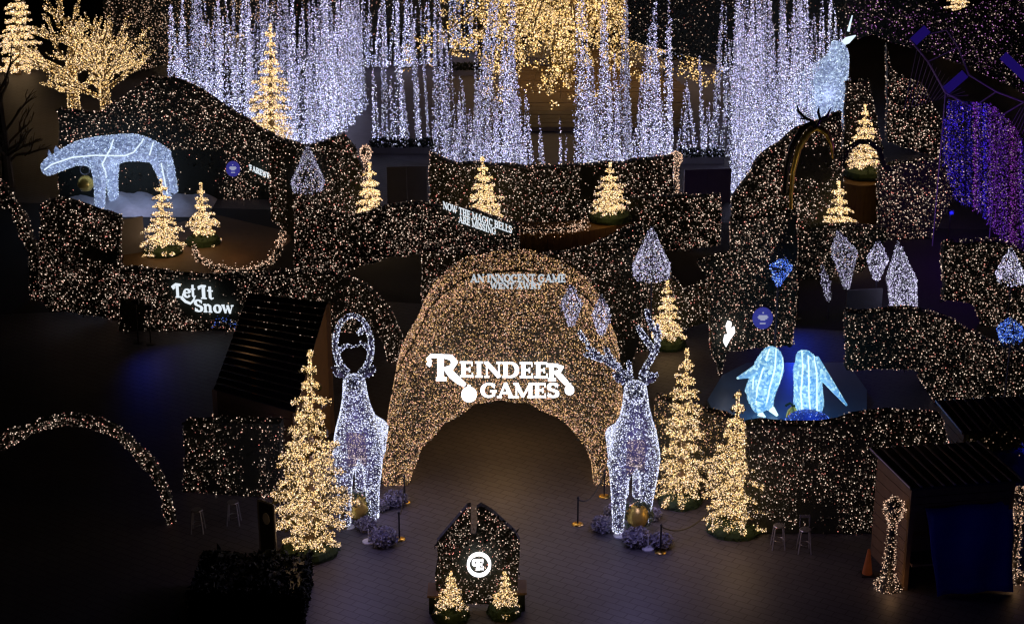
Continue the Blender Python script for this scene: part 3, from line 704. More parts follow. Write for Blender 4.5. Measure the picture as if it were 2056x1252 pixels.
def plaza_deer(origin, label, dirx, antlers, nb, legs):
    o = G(*origin); root = thing('deer_sculpture', o, label, 'light sculpture', 'standing deer of violet white lights beside the entrance')
    J = {'pelvis':((0,2.3,3.1),.62),'belly':((0,1.3,2.85),.66),'chest':((0,.35,3.15),.76),'neck0':((dirx*.02,.05,4.0),.52),'neck1':((dirx*.05,-.05,4.65),.38),
         'head':((dirx*.08,-.2,5.25),.36),'snout':((dirx*.12,-.75,4.95),.22)}
    E = [('pelvis','belly'),('belly','chest'),('chest','neck0'),('neck0','neck1'),('neck1','head'),('head','snout')]
    for i, s_ in enumerate((-1,1)):
        fx, fy, hx = legs[i]
        J.update({f'sh{s_}':((s_*.46,.3,2.5),.36),f'kn{s_}':((fx,fy*.6,1.3),.22),f'fe{s_}':((fx,fy,.42),.16),f'ho{s_}':((fx,fy-.12,.12),.21),
                  f'hp{s_}':((s_*.42,2.4,2.4),.42),f'hk{s_}':((s_*.42,2.15,1.6),.28),f'hc{s_}':((hx,2.6,.95),.16),f'hh{s_}':((hx,2.45,.12),.18)})
        E += [('chest',f'sh{s_}'),(f'sh{s_}',f'kn{s_}'),(f'kn{s_}',f'fe{s_}'),(f'fe{s_}',f'ho{s_}'),('pelvis',f'hp{s_}'),(f'hp{s_}',f'hk{s_}'),(f'hk{s_}',f'hc{s_}'),(f'hc{s_}',f'hh{s_}')]
    me = skin('deer_body', J, E); link('body', me, M['wire'], root)
    nb = int(nb*5); P = scatter(me, nb); c = fam(nb, 'deer')
    # sparser breast panel
    br_ = (np.abs(P[:,0]) < .3) & (P[:,2] > 2.2) & (P[:,2] < 3.5) & (P[:,1] < .5); c[br_] *= np.array((.6,.45,.38))
    bulbs('fairy_light_string', P, brad(o.y, .95)*rng.uniform(.75,1.15,nb), c, root)
    for s_ in (-1,1):
        ear = MB().tube([(dirx*.08+s_*.25,-.15,5.35),(dirx*.08+s_*.5,-.12,5.5),(dirx*.08+s_*.68,-.1,5.62)],[.1,.16,.03],7).mesh('ear'); e = link('ear', ear, M['wire'], root)
        Pe = scatter(ear, 60); bulbs('fairy_light_string', Pe, brad(o.y,.9), fam(60,'deer'), e)
    for ant in antlers:
        mb = MB(); 
        for pts, r_ in ant: mb.tube([Vector(p) for p in pts], [r_*(1-.45*i/(len(pts)-1)) for i in range(len(pts))], 6)
        am = mb.mesh('antler'); a = link('antler', am, M['wire'], root)
        L = sum((Vector(p[i+1])-Vector(p[i])).length for p, _ in ant for i in range(len(p)-1)); k = int(L*170)
        Pa = scatter(am, k, .03); bulbs('fairy_light_string', Pa, brad(o.y,.95)*rng.uniform(.75,1.15,k), fam(k,'deer'), a)
    lamp(root, (0,-2.0,3.2), (.45,.40,1.0), 150, .8); lamp(root, (0,1.2,1.0), (.55,.45,1.0), 30, .5)
    return root
def curve(cx, cz, rx, rz, a0, a1, y=-.1, n=9): return [(cx+rx*math.cos(R(a0+(a1-a0)*i/(n-1))), y, cz+rz*math.sin(R(a0+(a1-a0)*i/(n-1)))) for i in range(n)]
plaza_deer((722,1060), 'deer with antlers closing into an oval ring, left of the entrance', 0,
    [[(curve(0,6.35,.56,.98,-110,-275),.085),([(-.5,-.1,6.1),(-.25,-.1,6.35),(-.05,-.1,6.3)],.05)],
     [(curve(0,6.35,.56,.98,-70,95),.085),([(.5,-.1,6.2),(.25,-.1,6.45),(.05,-.1,6.3)],.05),([(.35,-.1,6.9),(.15,-.1,6.7)],.08)]], 3300,
    ((-.45,.0,-.15),(.42,.45,.1)))
plaza_deer((1272,1075), 'deer with wide spreading antlers, right of the entrance', -1,
    [[([(-.2,-.1,5.4),(-.55,-.1,5.75),(-1.1,-.1,6.1),(-1.5,-.1,6.45),(-1.85,-.1,7.0)],.09),([(-.6,-.1,5.8),(-.95,-.1,6.25),(-1.0,-.1,6.5)],.09),([(-1.1,-.1,6.1),(-1.65,-.1,6.25)],.09),([(-.25,-.1,5.6),(-.3,-.1,6.0)],.07)],
     [([(.1,-.1,5.5),(.3,-.1,5.95),(.55,-.1,6.4),(.6,-.1,6.9),(.55,-.1,7.2)],.09),([(.5,-.1,6.3),(.1,-.1,6.9),(-.05,-.1,7.15)],.09),([(.58,-.1,6.7),(.3,-.1,7.4),(.2,-.1,7.7)],.08)]], 3300,
    ((-.5,.05,-.2),(.42,.75,.3)))

# grazing deer, side on
def pxdeer():
    o = G(285, 418); Y = o.y; k = S(Y, 3)
    root = thing('grazing_deer', o, 'giant pale blue grazing deer lowering its head to the left', 'light sculpture')
    def p(x, y, dy=0.0): q = V(x, y, Y) - o; return (q.x, dy, max(q.z,.1))
    q = lambda r_: r_/k*1.08
    J = {'hip':(p(314,281),q(33)),'back':(p(278,294),q(27)),'mid':(p(242,297),q(27)),'shoulder':(p(206,294),q(34)),'neck':(p(165,303),q(26)),'neck2':(p(132,318),q(19)),'head':(p(103,332),q(18)),'snout':(p(85,345),q(13))}
    E = [('hip','back'),('back','mid'),('mid','shoulder'),('shoulder','neck'),('neck','neck2'),('neck2','head'),('head','snout')]
    for s_, dx, fx in ((-1,-6,-8),(1,8,10)):
        J.update({f'a{s_}':(p(212+dx,330,s_*.55),q(14)),f'b{s_}':(p(212+dx,370,s_*.6),q(11)),f'c{s_}':(p(214+fx,416,s_*.6),q(9)),
                  f'd{s_}':(p(322,315,s_*.5),q(17)),f'e{s_}':(p(334+dx/2,348,s_*.55),q(9)),f'g{s_}':(p(345+dx/3,396,s_*.55),q(7))})
        E += [('shoulder',f'a{s_}'),(f'a{s_}',f'b{s_}'),(f'b{s_}',f'c{s_}'),('hip',f'd{s_}'),(f'd{s_}',f'e{s_}'),(f'e{s_}',f'g{s_}')]
    me = skin('grazing_deer_body', J, E); b = link('body', me, M['deerskin'], root)
    P = scatter(me, 7000); bulbs('fairy_light_string', P, brad(Y,.75)*rng.uniform(.6,1.1,7000), fam(7000,'deer')*np.array((.75,.9,1.0))*.8, root)
    for x in ((116,304,6),(102,312,4)):
        MB().tube([p(x[0],x[1]+6), p(x[0]-3,x[1]-4), p(x[0]-4,x[1]-11)],[q(x[2]),q(x[2]*.8),.02],6).build('ear', M['deerskin'], root)
    sf = -q(36)-.03
    from mathutils.bvhtree import BVHTree
    bv = BVHTree.FromPolygons([v.co for v in me.vertices], [tuple(f.vertices) for f in me.polygons])
    for ln in ([(84,345),(104,330),(145,316),(190,312),(250,313),(268,306),(285,285),(296,258),(300,250)],
               [(216,395),(212,345),(205,330),(222,298),(234,262),(236,254)],
               [(300,312),(308,285),(313,262),(312,250)],[(336,390),(328,350),(322,320)]):
        pts = []
        for i in range(len(ln)-1):
            for t in (0,.25,.5,.75):
                x = ln[i][0]+(ln[i+1][0]-ln[i][0])*t; y = ln[i][1]+(ln[i+1][1]-ln[i][1])*t
                d = ray(x,y).normalized(); h = bv.ray_cast(C0-o, d)
                if h[0] is not None: pts.append(h[0]-d*.02)
        if len(pts) > 2: MB().tube(pts, .035, 4).build('lit_seam', M['seam'], root)
    lamp(root, (0,-2.2,1.6), (.6,.65,1.0), 60, .8)
    # gold bell hanging from the neck
    bt = thing('hanging_bell', V(172,368,Y-.3), 'gold bauble bell hanging on a ring under the grazing deer neck', 'bell')
    MB().lathe((0,0,0), [(.02,-.42),(.25,-.36),(.40,-.15),(.42,0),(.36,.2),(.2,.36),(.06,.42)], 18).build('shell', M['gold'], bt, True)
    ring = [(math.cos(R(a))*.24,0,.68+math.sin(R(a))*.24) for a in range(0,361,30)]; MB().tube(ring,.035,5,False).build('ring', M['steel'], bt)
    MB().tube([(0,0,.92),(0,0,1.35)],.02,4).build('hook', M['steel'], bt)
pxdeer()
# snow bed
def snowbed():
    o = G(270, 412); root_m = MB(); me_v = []; nx, ny = 60, 16; a, b = G(120,412).x-o.x, G(430,412).x-o.x
    for j in range(ny):
        for i in range(nx):
            u = i/(nx-1); v = j/(ny-1); x = a+(b-a)*u; y = -2.1+5.2*v
            e = max(0, 1-((u-.5)*2)**4)*max(0, 1-((v-.5)*2)**4)
            z = e**.6*(.28+.14*math.sin(x*1.7+v*4)+.10*math.sin(x*3.9+1+v*9)+rnd.uniform(-.03,.03))
            me_v.append((x,y,max(z,0)+.01))
    root_m.add(me_v, [(j*nx+i,j*nx+i+1,(j+1)*nx+i+1,(j+1)*nx+i) for j in range(ny-1) for i in range(nx-1)])
    ob = root_m.build('snow_bed', M['snow'], None, True); ob.location = o; tag(ob,'white cotton snow bed under the grazing deer','snow')
snowbed()

# pale deer at the upper right with dark antlers in front
def paledeer():
    o = G(1655, 250); Y = o.y; k = S(Y, 3); root = thing('pale_deer', o, 'ice blue deer figure among the right light curtains', 'light sculpture')
    def p(x, y, dy=0.0): q = V(x, y, Y) - o; return (q.x, dy, max(q.z,.1))
    J = {'chest':(p(1660,175),44/k),'rump':(p(1612,185,.6),34/k),'neck':(p(1676,130,-.2),30/k),'head':(p(1684,98,-.5),20/k),'snout':(p(1668,78,-.8),9/k),'drop':(p(1637,215,-.4),20/k),'tip':(p(1635,238,-.5),6/k),
         'ra':(p(1692,215),12/k),'rb':(p(1694,250),9/k),'la':(p(1596,215,.4),12/k),'lb':(p(1596,250,.4),9/k)}
    E = [('chest','rump'),('chest','neck'),('neck','head'),('head','snout'),('chest','drop'),('drop','tip'),('chest','ra'),('ra','rb'),('rump','la'),('la','lb')]
    me = skin('pale_deer_body', J, E); link('body', me, M['paledeer'], root)
    P = scatter(me, 4200); bulbs('fairy_light_string', P, brad(Y,.9)*rng.uniform(.7,1.1,4200), fam(4200,'deer')*np.array((.8,.9,1.0))*.75, root)
    MB().tube([p(1688,88,-.2),p(1700,80,-.2),p(1717,70,-.2)],[.12,.22,.03],6).build('ear', M['seam'], root)
    MB().tube([p(1702,62,-.2),p(1706,45,-.2),p(1710,30,-.2)],[.08,.06,.03],6).build('ear', M['seam'], root)
    lamp(root, (0,-1.5,2), (.55,.6,1), 40, .8)
paledeer()
def horn():
    o = G(1632, 535); Y = o.y; root = thing('golden_horn', o, 'gold curved horn arch with black branching antlers on top', 'arch')
    lamp(root, (0,-2.2,4.0), (1,.75,.3), 9, .3)  # added point lamp so the gold band shows; the horn carries none
    def p(x,y,dy=0): q = V(x,y,Y)-o; return Vector((q.x,dy,max(q.z,.0)))
    pts = [p(1588,535),p(1588,395),p(1592,345),p(1603,300),p(1622,268),p(1640,255),p(1660,268),p(1670,290),p(1672,318)]
    MB().tube(pts,[.08,.08,.12,.15,.17,.16,.14,.1,.04],8).build('horn_band', M['gold'], root, True)
    MB().tube([q+Vector((-.25,.25,.1)) for q in pts[1:7]],[.12,.14,.14,.14,.12,.05],8).build('rear_band', M['black'], root, True)
    for br_ in ([(1635,255),(1632,243),(1615,235),(1602,222),(1600,210)],[(1618,236),(1604,238)],[(1640,252),(1645,240),(1660,232),(1668,215)],[(1646,238),(1642,225),(1644,212)]):
        MB().tube([p(*a,-.1) for a in br_],[.07]*(len(br_)-1)+[.02],6).build('antler', M['black'], root)
horn()

# penguins
def penguin(bx, by, J2, E2, label, wing, lines, feet):
    o = G(bx, by); Y = o.y; k = S(Y, 1)
    root = thing('penguin_sculpture', o, label, 'light sculpture', 'pair of glowing blue penguins')
    def p(x, y, dy=0.0): q = V(x, y, Y) - o; return (q.x, dy, max(q.z,.08))
    J = {kk:(p(x,y,dy), r_/k*1.16) for kk,(x,y,r_,dy) in J2.items()}
    me = skin('penguin_body', J, E2); link('body', me, M['pengskin'], root)
    wm = MB().tube([p(*a,dy) for a, dy, r_ in wing],[r_/k for a, dy, r_ in wing],10).mesh('wing', True); link('wing', wm, M['pengskin'], root)
    from mathutils.bvhtree import BVHTree
    bv = BVHTree.FromPolygons([v.co for v in me.vertices], [tuple(f.vertices) for f in me.polygons])
    for ln in lines:
        pts = []
        for i in range(len(ln)-1):
            for t in (0,.2,.4,.6,.8):
                d = ray(ln[i][0]+(ln[i+1][0]-ln[i][0])*t, ln[i][1]+(ln[i+1][1]-ln[i][1])*t).normalized(); h = bv.ray_cast(C0-o, d)
                if h[0] is not None: pts.append(h[0]-d*.01)
        if len(pts) > 2: MB().tube(pts,.028,4).build('lit_seam', M['seamb'], root)
    for f in feet:
        MB().tube([p(*f[0],-.1),p(*f[1],-.35)],[.13,.05],7).build('foot', M['seamb'], root)
    P = scatter(me, 2600, .015); bulbs('fairy_light_string', P, brad(Y,.6)*rng.uniform(.6,1.0,2600), fam(2600,'deer')*np.array((.5,1.0,1.1))*.8, root)
    lamp(root, (0,-1.3,1.3), (.12,.40,1.0), 16, .6); return root
penguin(1535, 838, {'mid':(1535,765,28,0),'chest':(1545,735,28,0),'neck':(1552,712,21,0),'head':(1558,706,17,-.1),'low':(1525,790,22,.05),'foot1':(1524,828,11,-.05),'foot2':(1548,820,8,-.05),'tail':(1503,806,7,.3)},
    [('mid','chest'),('chest','neck'),('neck','head'),('mid','low'),('low','foot1'),('low','foot2'),('low','tail')], 'left penguin, stooping with its flipper held out to the left',
    [((1538,722),-.2,15),((1520,735),-.25,11),((1500,746),-.25,8),((1478,755),-.2,2)],
    [[(1545,700),(1532,740),(1520,780),(1518,820)],[(1558,700),(1556,740),(1545,780),(1538,815)],[(1570,705),(1572,735),(1564,770),(1552,810)],[(1530,715),(1515,745),(1510,790)]],
    [((1525,828),(1536,836)),((1548,818),(1558,826))])
penguin(1622, 852, {'mid':(1622,770,27,0),'chest':(1621,735,26,0),'head':(1613,712,20,-.1),'face':(1606,722,12,-.2),'low':(1624,805,28,.05),'base':(1624,838,26,.05)},
    [('mid','chest'),('chest','head'),('head','face'),('mid','low'),('low','base')], 'right penguin, upright behind the blue dome with a long drooping flipper',
    [((1632,722),-.1,14),((1652,750),-.1,11),((1675,780),-.1,7),((1699,811),-.1,2)],
    [[(1610,695),(1612,740),(1608,790),(1612,840)],[(1622,695),(1624,740),(1624,790),(1628,840)],[(1632,705),(1640,750),(1640,800),(1641,840)]],[])
def bluedome():
    o = G(1622, 868); Y = o.y; k = S(Y); root = thing('blue_dome', o, 'low dome of deep blue lights in front of the right penguin', 'light sculpture')
    r_ = 52/k; mb = MB().lathe((0,0,0),[(r_,0),(r_*.92,.35),(r_*.7,.62),(r_*.35,.8),(.05,.86)],20); me = mb.mesh('dome'); link('wire_dome', me, mat('blue_mesh',(.03,.06,.4),.6), root)
    P = scatter(me, 1000); P = P[P[:,2]>.03]; bulbs('fairy_light_string', P, brad(Y,.85), fam(len(P),'blue'), root)
    lamp(root,(0,-1.2,.9),(.08,.15,1.0),12,.4)
bluedome()
pf = MB(); pts = [G(x,y) for x,y in ((1440,852),(1420,810),(1450,760),(1500,735),(1700,735),(1740,790),(1740,850),(1700,868))]; o_ = G(1580,810)
pf.prism([(p.x-o_.x,p.y-o_.y) for p in pts], lambda u,v,d:(u,v,d), 0, .16)
t_ = pf.build('ice_platform', M['ice']); t_.location = o_; tag(t_,'flat blue platform the penguins stand on','platform')
bl = thing('gold_bell', G(1592,845,.16), 'gold bell with a green bow between the two penguins', 'bell')
MB().lathe((0,0,0),[(.30,0),(.27,.2),(.22,.42),(.1,.55),(.03,.6)],14).build('shell', M['gold'], bl, True)
MB().tube([(0,0,.58),(.15,-.02,.72),(.3,0,.62)],.05,5).tube([(0,0,.58),(-.15,-.02,.72),(-.3,0,.6)],.05,5).build('bow', M['mound'], bl)

# ------------------------------------------------------------------ lettering
T_, t_w = .21, .075
def arc(cx, cy, rx, ry, a0, a1, w0=None, w1=None, n=12, sw=True):
    out = []
    for i in range(n+1):
        a = R(a0+(a1-a0)*i/n); ww = (t_w + (T_-t_w)*abs(math.cos(a))**1.3) if sw else (w0+(w1-w0)*i/n)
        out.append((cx+rx*math.cos(a), cy+ry*math.sin(a), ww))
    return out
def st(x, y0, y1, w_=T_): return [(x,y0,w_),(x,y1,w_)]
def hb(x0, x1, y, w_=t_w): return [(x0,y,w_),(x1,y,w_)]
def ser(x, y, h=.19): return hb(x-h, x+h, y, .06)
GLY = {
 'I':(.46,[st(.23,0,1),ser(.23,.03),ser(.23,.97)]),
 'E':(.72,[st(.2,0,1),hb(.02,.66,.04),hb(.02,.64,.96),hb(.2,.5,.5),[(.66,.0,.05),(.63,.25,.05)],[(.62,.98,.05),(.62,.76,.05)],[(.5,.36,.07),(.5,.64,.07)]]),
 'F':(.70,[st(.2,0,1),ser(.2,.03),hb(.02,.64,.96),hb(.2,.5,.5),[(.62,.98,.05),(.62,.76,.05)],[(.5,.38,.07),(.5,.62,.07)],[(.04,.98,.08),(-.06,.8,.08),(.0,.68,.06)]]),
 'N':(.86,[st(.14,0,1,.075),st(.74,0,1,.075),[(.12,.97,.2),(.76,.03,.2)],ser(.14,.03,.12),ser(.74,.97,.12),ser(.08,.97,.08)]),
 'D':(.86,[st(.2,0,1),hb(.02,.45,.04),hb(.02,.45,.96),arc(.42,.5,.34,.46,-90,90)]),
 'R':(.84,[st(.2,0,1),hb(.02,.45,.96),hb(.2,.45,.5),arc(.42,.73,.24,.23,-90,90),[(.42,.5,.14),(.6,.24,.2),(.8,.02,.15)],ser(.2,.03)]),
 'G':(.9,[arc(.46,.5,.36,.46,40,300),[(.72,.1,.12),(.72,.42,.18)],hb(.52,.88,.43),[(.74,.95,.06),(.74,.7,.06)]]),
 'A':(.9,[[(.44,1.0,.1),(.12,0,.08)],[(.44,1.0,.18),(.76,0,.2)],hb(.2,.64,.32),ser(.12,.03,.13),ser(.76,.03,.16)]),
 'M':(1.06,[st(.14,0,1,.08),st(.9,0,1,.2),[(.14,.97,.19),(.5,.05,.16)],[(.5,.05,.08),(.88,.97,.1)],ser(.14,.03,.13),ser(.9,.03,.17),ser(.08,.97,.1),ser(.95,.97,.13)]),
 'S':(.66,[arc(.33,.74,.22,.22,20,270,sw=True)+[(.36,.5,.2)],[(.3,.53,.2)]+arc(.34,.26,.23,.22,90,-160),[(.57,.95,.05),(.57,.72,.05)],[(.09,.05,.05),(.09,.3,.05)]]),
 'T':(.74,[st(.37,0,1),hb(.03,.71,.96),ser(.37,.03),[(.04,.98,.05),(.04,.74,.05)],[(.70,.98,.05),(.70,.74,.05)]]),
 'H':(.86,[st(.2,0,1),st(.66,0,1),hb(.2,.66,.5),ser(.2,.03),ser(.66,.03),ser(.2,.97),ser(.66,.97)]),
 'C':(.8,[arc(.44,.5,.34,.46,45,315),[(.72,.95,.06),(.72,.7,.06)]]),
 'B':(.78,[st(.2,0,1),hb(.02,.42,.96),hb(.02,.42,.04),hb(.2,.42,.52),arc(.4,.74,.22,.22,-90,90),arc(.42,.27,.25,.24,-90,90)]),
 'L':(.68,[st(.2,0,1),hb(.02,.64,.04),ser(.2,.97),[(.62,0,.05),(.62,.28,.05)]]),
 'W':(1.1,[[(.12,1,.19),(.34,0,.14)],[(.34,0,.08),(.56,.9,.08)],[(.54,.95,.19),(.76,0,.14)],[(.76,0,.08),(.98,1,.07)],ser(.12,.97,.14),ser(.98,.97,.12)]),
 'O':(.86,[arc(.43,.5,.34,.46,0,360,n=20)]),
 'Y':(.8,[[(.12,1,.19),(.4,.48,.17)],[(.7,1,.08),(.42,.48,.08)],st(.4,0,.5),ser(.4,.03),ser(.12,.97,.13),ser(.7,.97,.11)]),
 'P':(.76,[st(.2,0,1),hb(.02,.45,.96),hb(.2,.45,.46),arc(.42,.71,.25,.25,-90,90),ser(.2,.03)]),
 'e':(.6,[arc(.3,.33,.24,.30,10,325,n=14),hb(.1,.53,.36,.06)]),
 't':(.44,[st(.18,.12,.95,.17),hb(.0,.38,.64,.06),[(.18,.14,.15),(.28,.03,.1),(.4,.1,.05)]]),
 'n':(.74,[st(.16,0,.66,.17),[(.2,.5,.06),(.36,.63,.12),(.52,.5,.17),(.53,0,.17)],ser(.16,.03,.14),ser(.53,.03,.14),ser(.1,.63,.08)]),
 'o':(.62,[arc(.31,.32,.22,.30,0,360,n=18)]),
 'w':(.92,[[(.1,.66,.17),(.28,0,.13)],[(.28,0,.07),(.46,.6,.07)],[(.44,.64,.17),(.62,0,.13)],[(.62,0,.07),(.8,.66,.07)],ser(.1,.64,.12),ser(.8,.64,.1)]),
}
GLY['l'] = GLY['L']
def ribbon(mb, pts, fn, d0, d1):
    L, Rr = [], []
    for i, (x, y, ww) in enumerate(pts):
        a = pts[max(i-1,0)]; b = pts[min(i+1,len(pts)-1)]; dx, dy = b[0]-a[0], b[1]-a[1]; l_ = math.hypot(dx,dy) or 1
        nx, ny = -dy/l_*ww/2, dx/l_*ww/2; L.append((x+nx,y+ny)); Rr.append((x-nx,y-ny))
    k = len(pts); vs = [fn(*p,d0) for p in L+Rr]+[fn(*p,d1) for p in L+Rr]; fs = []
    for i in range(k-1):
        fs += [(i,i+1,k+i+1,k+i),(2*k+i,3*k+i,3*k+i+1,2*k+i+1),(i,2*k+i,2*k+i+1,i+1),(k+i,k+i+1,3*k+i+1,3*k+i)]
    fs += [(0,k,3*k,2*k),(k-1,3*k-1,4*k-1,2*k-1)]; mb.add(vs, fs)
def text(root, s_, at, x, y, hgt, m, slope=0.0, sx=1.0, track=0.0, dep=.10, letter='letter', big=None, front=.12):
    """write at (x, y) in plane coordinates, baseline rising by slope per unit"""
    q = 0
    for i, ch in enumerate(s_):
        if ch == ' ': x += hgt*.32*sx; continue
        wd, strokes = GLY[ch]; H_ = hgt; yo = y + slope*(x)
        mb = MB(); x0 = x; y0 = y
        def fn(u, v, d, H_=H_, x0=x0, y0=y0): 
            X = x0+u*H_*sx; return at(X, y0+v*H_+slope*X, d)
        for j, s__ in enumerate(strokes): ribbon(mb, s__, fn, -front-dep-.004*j, -front)
        mb.build(letter, m, root); x += wd*H_*sx + track*H_
    return x
def tw(s_, h, sx=1.0, track=0.0): return sum((.32*h*sx if c == ' ' else GLY[c][0]*h*sx+track*h) for c in s_)

# main entrance lettering
o, hit, at = plane((1000,973), 0)
sg = thing('entrance_sign', o, 'large two line white glowing lettering above the arched opening', 'sign')
k = S(o.y, 5)
def U(px, py): return hit(px, py)
u0, v0 = U(873, 752); u1, v1 = U(873, 712)
Hc = (v1-v0)
# tall initial R with swash, then small capitals
def custom(strokes, m, name='letter'):
    mb = MB()
    for j, s__ in enumerate(strokes):
        pts = [(*U(x,y), ww/k) for x, y, ww in s__]; ribbon(mb, pts, at, -.26-.004*j, -.12)
    return mb.build(name, m, sg)
custom([[(885,716,13),(885,752,13)],[(876,756,5),(897,756,5)],[(866,722,5),(860,716,7),(866,710,6),(880,710,5),(905,711,5)],[(864,724,9),(860,728,8)],
        [(893,711,5),(906,713,9),(913,722,13),(907,733,9),(893,736,5)],[(897,736,9),(908,748,13),(922,760,11),(934,768,6)]], M['sign'])
def line_(s_, px0, px1, ytop, ybase, m, slope=0.0, track=.03):
    (a, vb), (b, _), (_, vt) = U(px0,ybase), U(px1,ybase), U(px0,ytop); h = vt-vb; natural = tw(s_, h, 1, track)
    sx = (b-a)/natural; text(sg, s_, at, a, vb-slope*a, h, m, slope, sx, track*sx)
line_('EINDEE', 923, 1102, 722, 752, M['sign'], -.012, .015)
line_('GAMES', 965, 1122, 765, 793, M['sign'], -.0, .0)
custom([[(1107,728,9),(1107,756,9)],[(1098,728,4),(1120,729,5)],[(1100,757,4),(1116,757,4)],[(1117,729,4),(1127,733,9),(1122,742,6),(1112,743,4)],[(1116,743,7),(1126,752,10),(1136,763,9),(1143,770,5)]], M['sign'])
for cx, cy, rr in ((942,787,15.5),(1143,778,9.5)):
    mb = MB(); c = U(cx,cy); poly = [(c[0]+math.cos(2*math.pi*i/24)*rr/k, c[1]+math.sin(2*math.pi*i/24)*rr/k) for i in range(24)]
    mb.prism(poly, at, -.26, -.12); mb.box(c[0]-.05, -.25, c[1]+rr/k-.02, c[0]+.05, -.15, c[1]+rr/k+.08) ; mb.build('bauble', M['sign'], sg)
for x in (900,1000,1110): 
    a = U(x,735); MB().bar(at(a[0],a[1],-.12), at(a[0],a[1],.02), .03, .03).build('bracket', M['backing'], sg)
lamp(sg, at(*U(1010,760), -1.2), (.85,.8,1.0), 22, .6)

def wall_sign(base, yaw, label, lines, m, dep=.08, front=.14, gain=None):
    o, hit, at = plane(base, yaw); r_ = thing('lit_lettering', o, label, 'sign', 'glowing lettering signs on the maze walls')
    for s_, p0, p1, htpx in lines:
        a = hit(*p0); b = hit(*p1); t = hit(p0[0], p0[1]-htpx); h = t[1]-a[1]; track = .02
        sx = (b[0]-a[0])/tw(s_, h, 1, track); sl = (b[1]-a[1])/(b[0]-a[0])
        text(r_, s_, at, a[0], a[1]-sl*a[0], h, m, sl, sx, track*sx, dep=dep, front=front)
    return r_, hit, at
ls, hit2, at2 = wall_sign((415,664), 0, 'white glowing words on the left hedge wall reading Let It Snow', [('Let', (354,594), (396,594), 26), ('It', (404,596), (432,598), 26), ('Snow', (392,622), (472,626), 24)], M['signcool'])
mb = MB(); k2 = S(ls.location.y)
for pts in ([(366,594,5),(374,602,4),(384,606,4),(390,600,4),(392,594,3)],[(352,576,6),(348,572,5),(354,568,5),(364,569,4)],[(402,577,5),(400,573,4),(406,571,4),(414,572,4)]):
    ribbon(mb, [(*hit2(x,y),ww/k2) for x,y,ww in pts], at2, -.24, -.14)
mb.build('swash', M['signcool'], ls)
wall_sign((690,562), 0, 'slanted white two line lettering about the missing magic bells', [('NOW THE MAGIC BELLS', (890,416), (1028,466), 14), ('ARE MISSING', (921,443), (996,469), 13)], M['signcool'])
wall_sign((1000,973), 0, 'dim white two line lettering partly behind the top of the entrance dome', [('AN INNOCENT GAME', (945,559), (1136,559), 15), ('WENT AWRY', (985,572), (1088,572), 11)], M['signdim'], front=.3)
wall_sign((540,402), 0, 'short steeply slanted white lettering on the hedge behind the grazing deer', [('FAREWELL', (502,339), (554,363), 11)], M['signcool'])
def edge_sign():
    o, hit, at = plane((1466,757), 0); r_ = thing('edge_lettering', o, 'two narrow white glowing strokes of lettering seen edge on at the plaque hedge end', 'sign', 'glowing lettering signs on the maze walls')
    for q in ([(1460,641),(1467,643),(1466,652),(1459,664),(1456,652)],[(1473,652),(1474,662),(1463,678),(1456,691),(1451,682),(1454,669),(1461,668),(1468,656)]):
        MB().prism([hit(*a) for a in q], at, -.30, -.12).build('letter_strip', M['sign'], r_)
edge_sign()

def plaque(px, py, r_, base, label, yaw=0):
    o, hit, at = plane(base, yaw); k = S(o.y); c = hit(px, py); root = thing('round_plaque', o, label, 'sign', 'round blue plaques on the hedges')
    poly = [(c[0]+math.cos(2*math.pi*i/28)*r_/k, c[1]+math.sin(2*math.pi*i/28)*r_*1.12/k) for i in range(28)]
    MB().prism(poly, at, -.24, -.14).build('disc', M['plaque'], root)
    for i, (w_, dy) in enumerate(((3,.62),(18,.30),(22,.16),(18,.02),(10,-.12),(12,-.5))):
        q = w_/21*r_/k/2; y = c[1]+dy*r_/k; MB().prism([(c[0]-q,y-.025),(c[0]+q,y-.025),(c[0]+q,y+.025),(c[0]-q,y+.025)], at, -.26, -.24).build('text_line', M['plaquetext'], root)
plaque(1530, 635, 20, (1530,757), 'round blue plaque with pale text lines on the hedge above the penguins')
plaque(469, 337, 14, (480,400), 'small round blue plaque on the hedge right of the grazing deer')

# ring emblem
er = thing('ring_emblem', emb_o, 'white glowing ring with a joined P and E monogram on the hedge screen', 'sign'); k = S(emb_o.y, 1)
c = emb_hit(962,1126); mb = MB(); ro, ri = 24/k, 19/k; n = 36
for i in range(n):
    a, b = 2*math.pi*i/n, 2*math.pi*(i+1)/n
    ribbon(mb, [(c[0]+math.cos(q)*(ro+ri)/2, c[1]+math.sin(q)*(ro+ri)/2*1.1, ro-ri) for q in (a,b)], emb_at, -.26, -.14)
mb.build('ring', M['sign'], er)
hE = 21/k
for s__, xo, flip in (('E', 0, 1), ('P', 0, -1)):
    mb = MB(); x0 = c[0]-.02; y0 = c[1]-hE/2
    fn = (lambda u,v,d,f=flip: emb_at(x0+f*(u-.14)*hE*.95, y0+v*hE, d))
    for j, q in enumerate(GLY[s__][1]): ribbon(mb, q, fn, -.24-.004*j-(.02 if flip<0 else 0), -.14)
    mb.build('letter', M['sign'], er)
for x, y, nm in ((868,1228,'left'),(1048,1222,'right')):
    p_ = thing('planter_box', G(x+ (18 if nm=='left' else -18),y), f'dark planter box at the {nm} foot of the ring emblem screen', 'planter')
    MB().box(-.35,-.1,0,.35,.6,.55).build('box', M['darkgreen'], p_); MB().box(-.40,-.15,.55,.40,.65,.62).build('rim', M['wood'], p_)

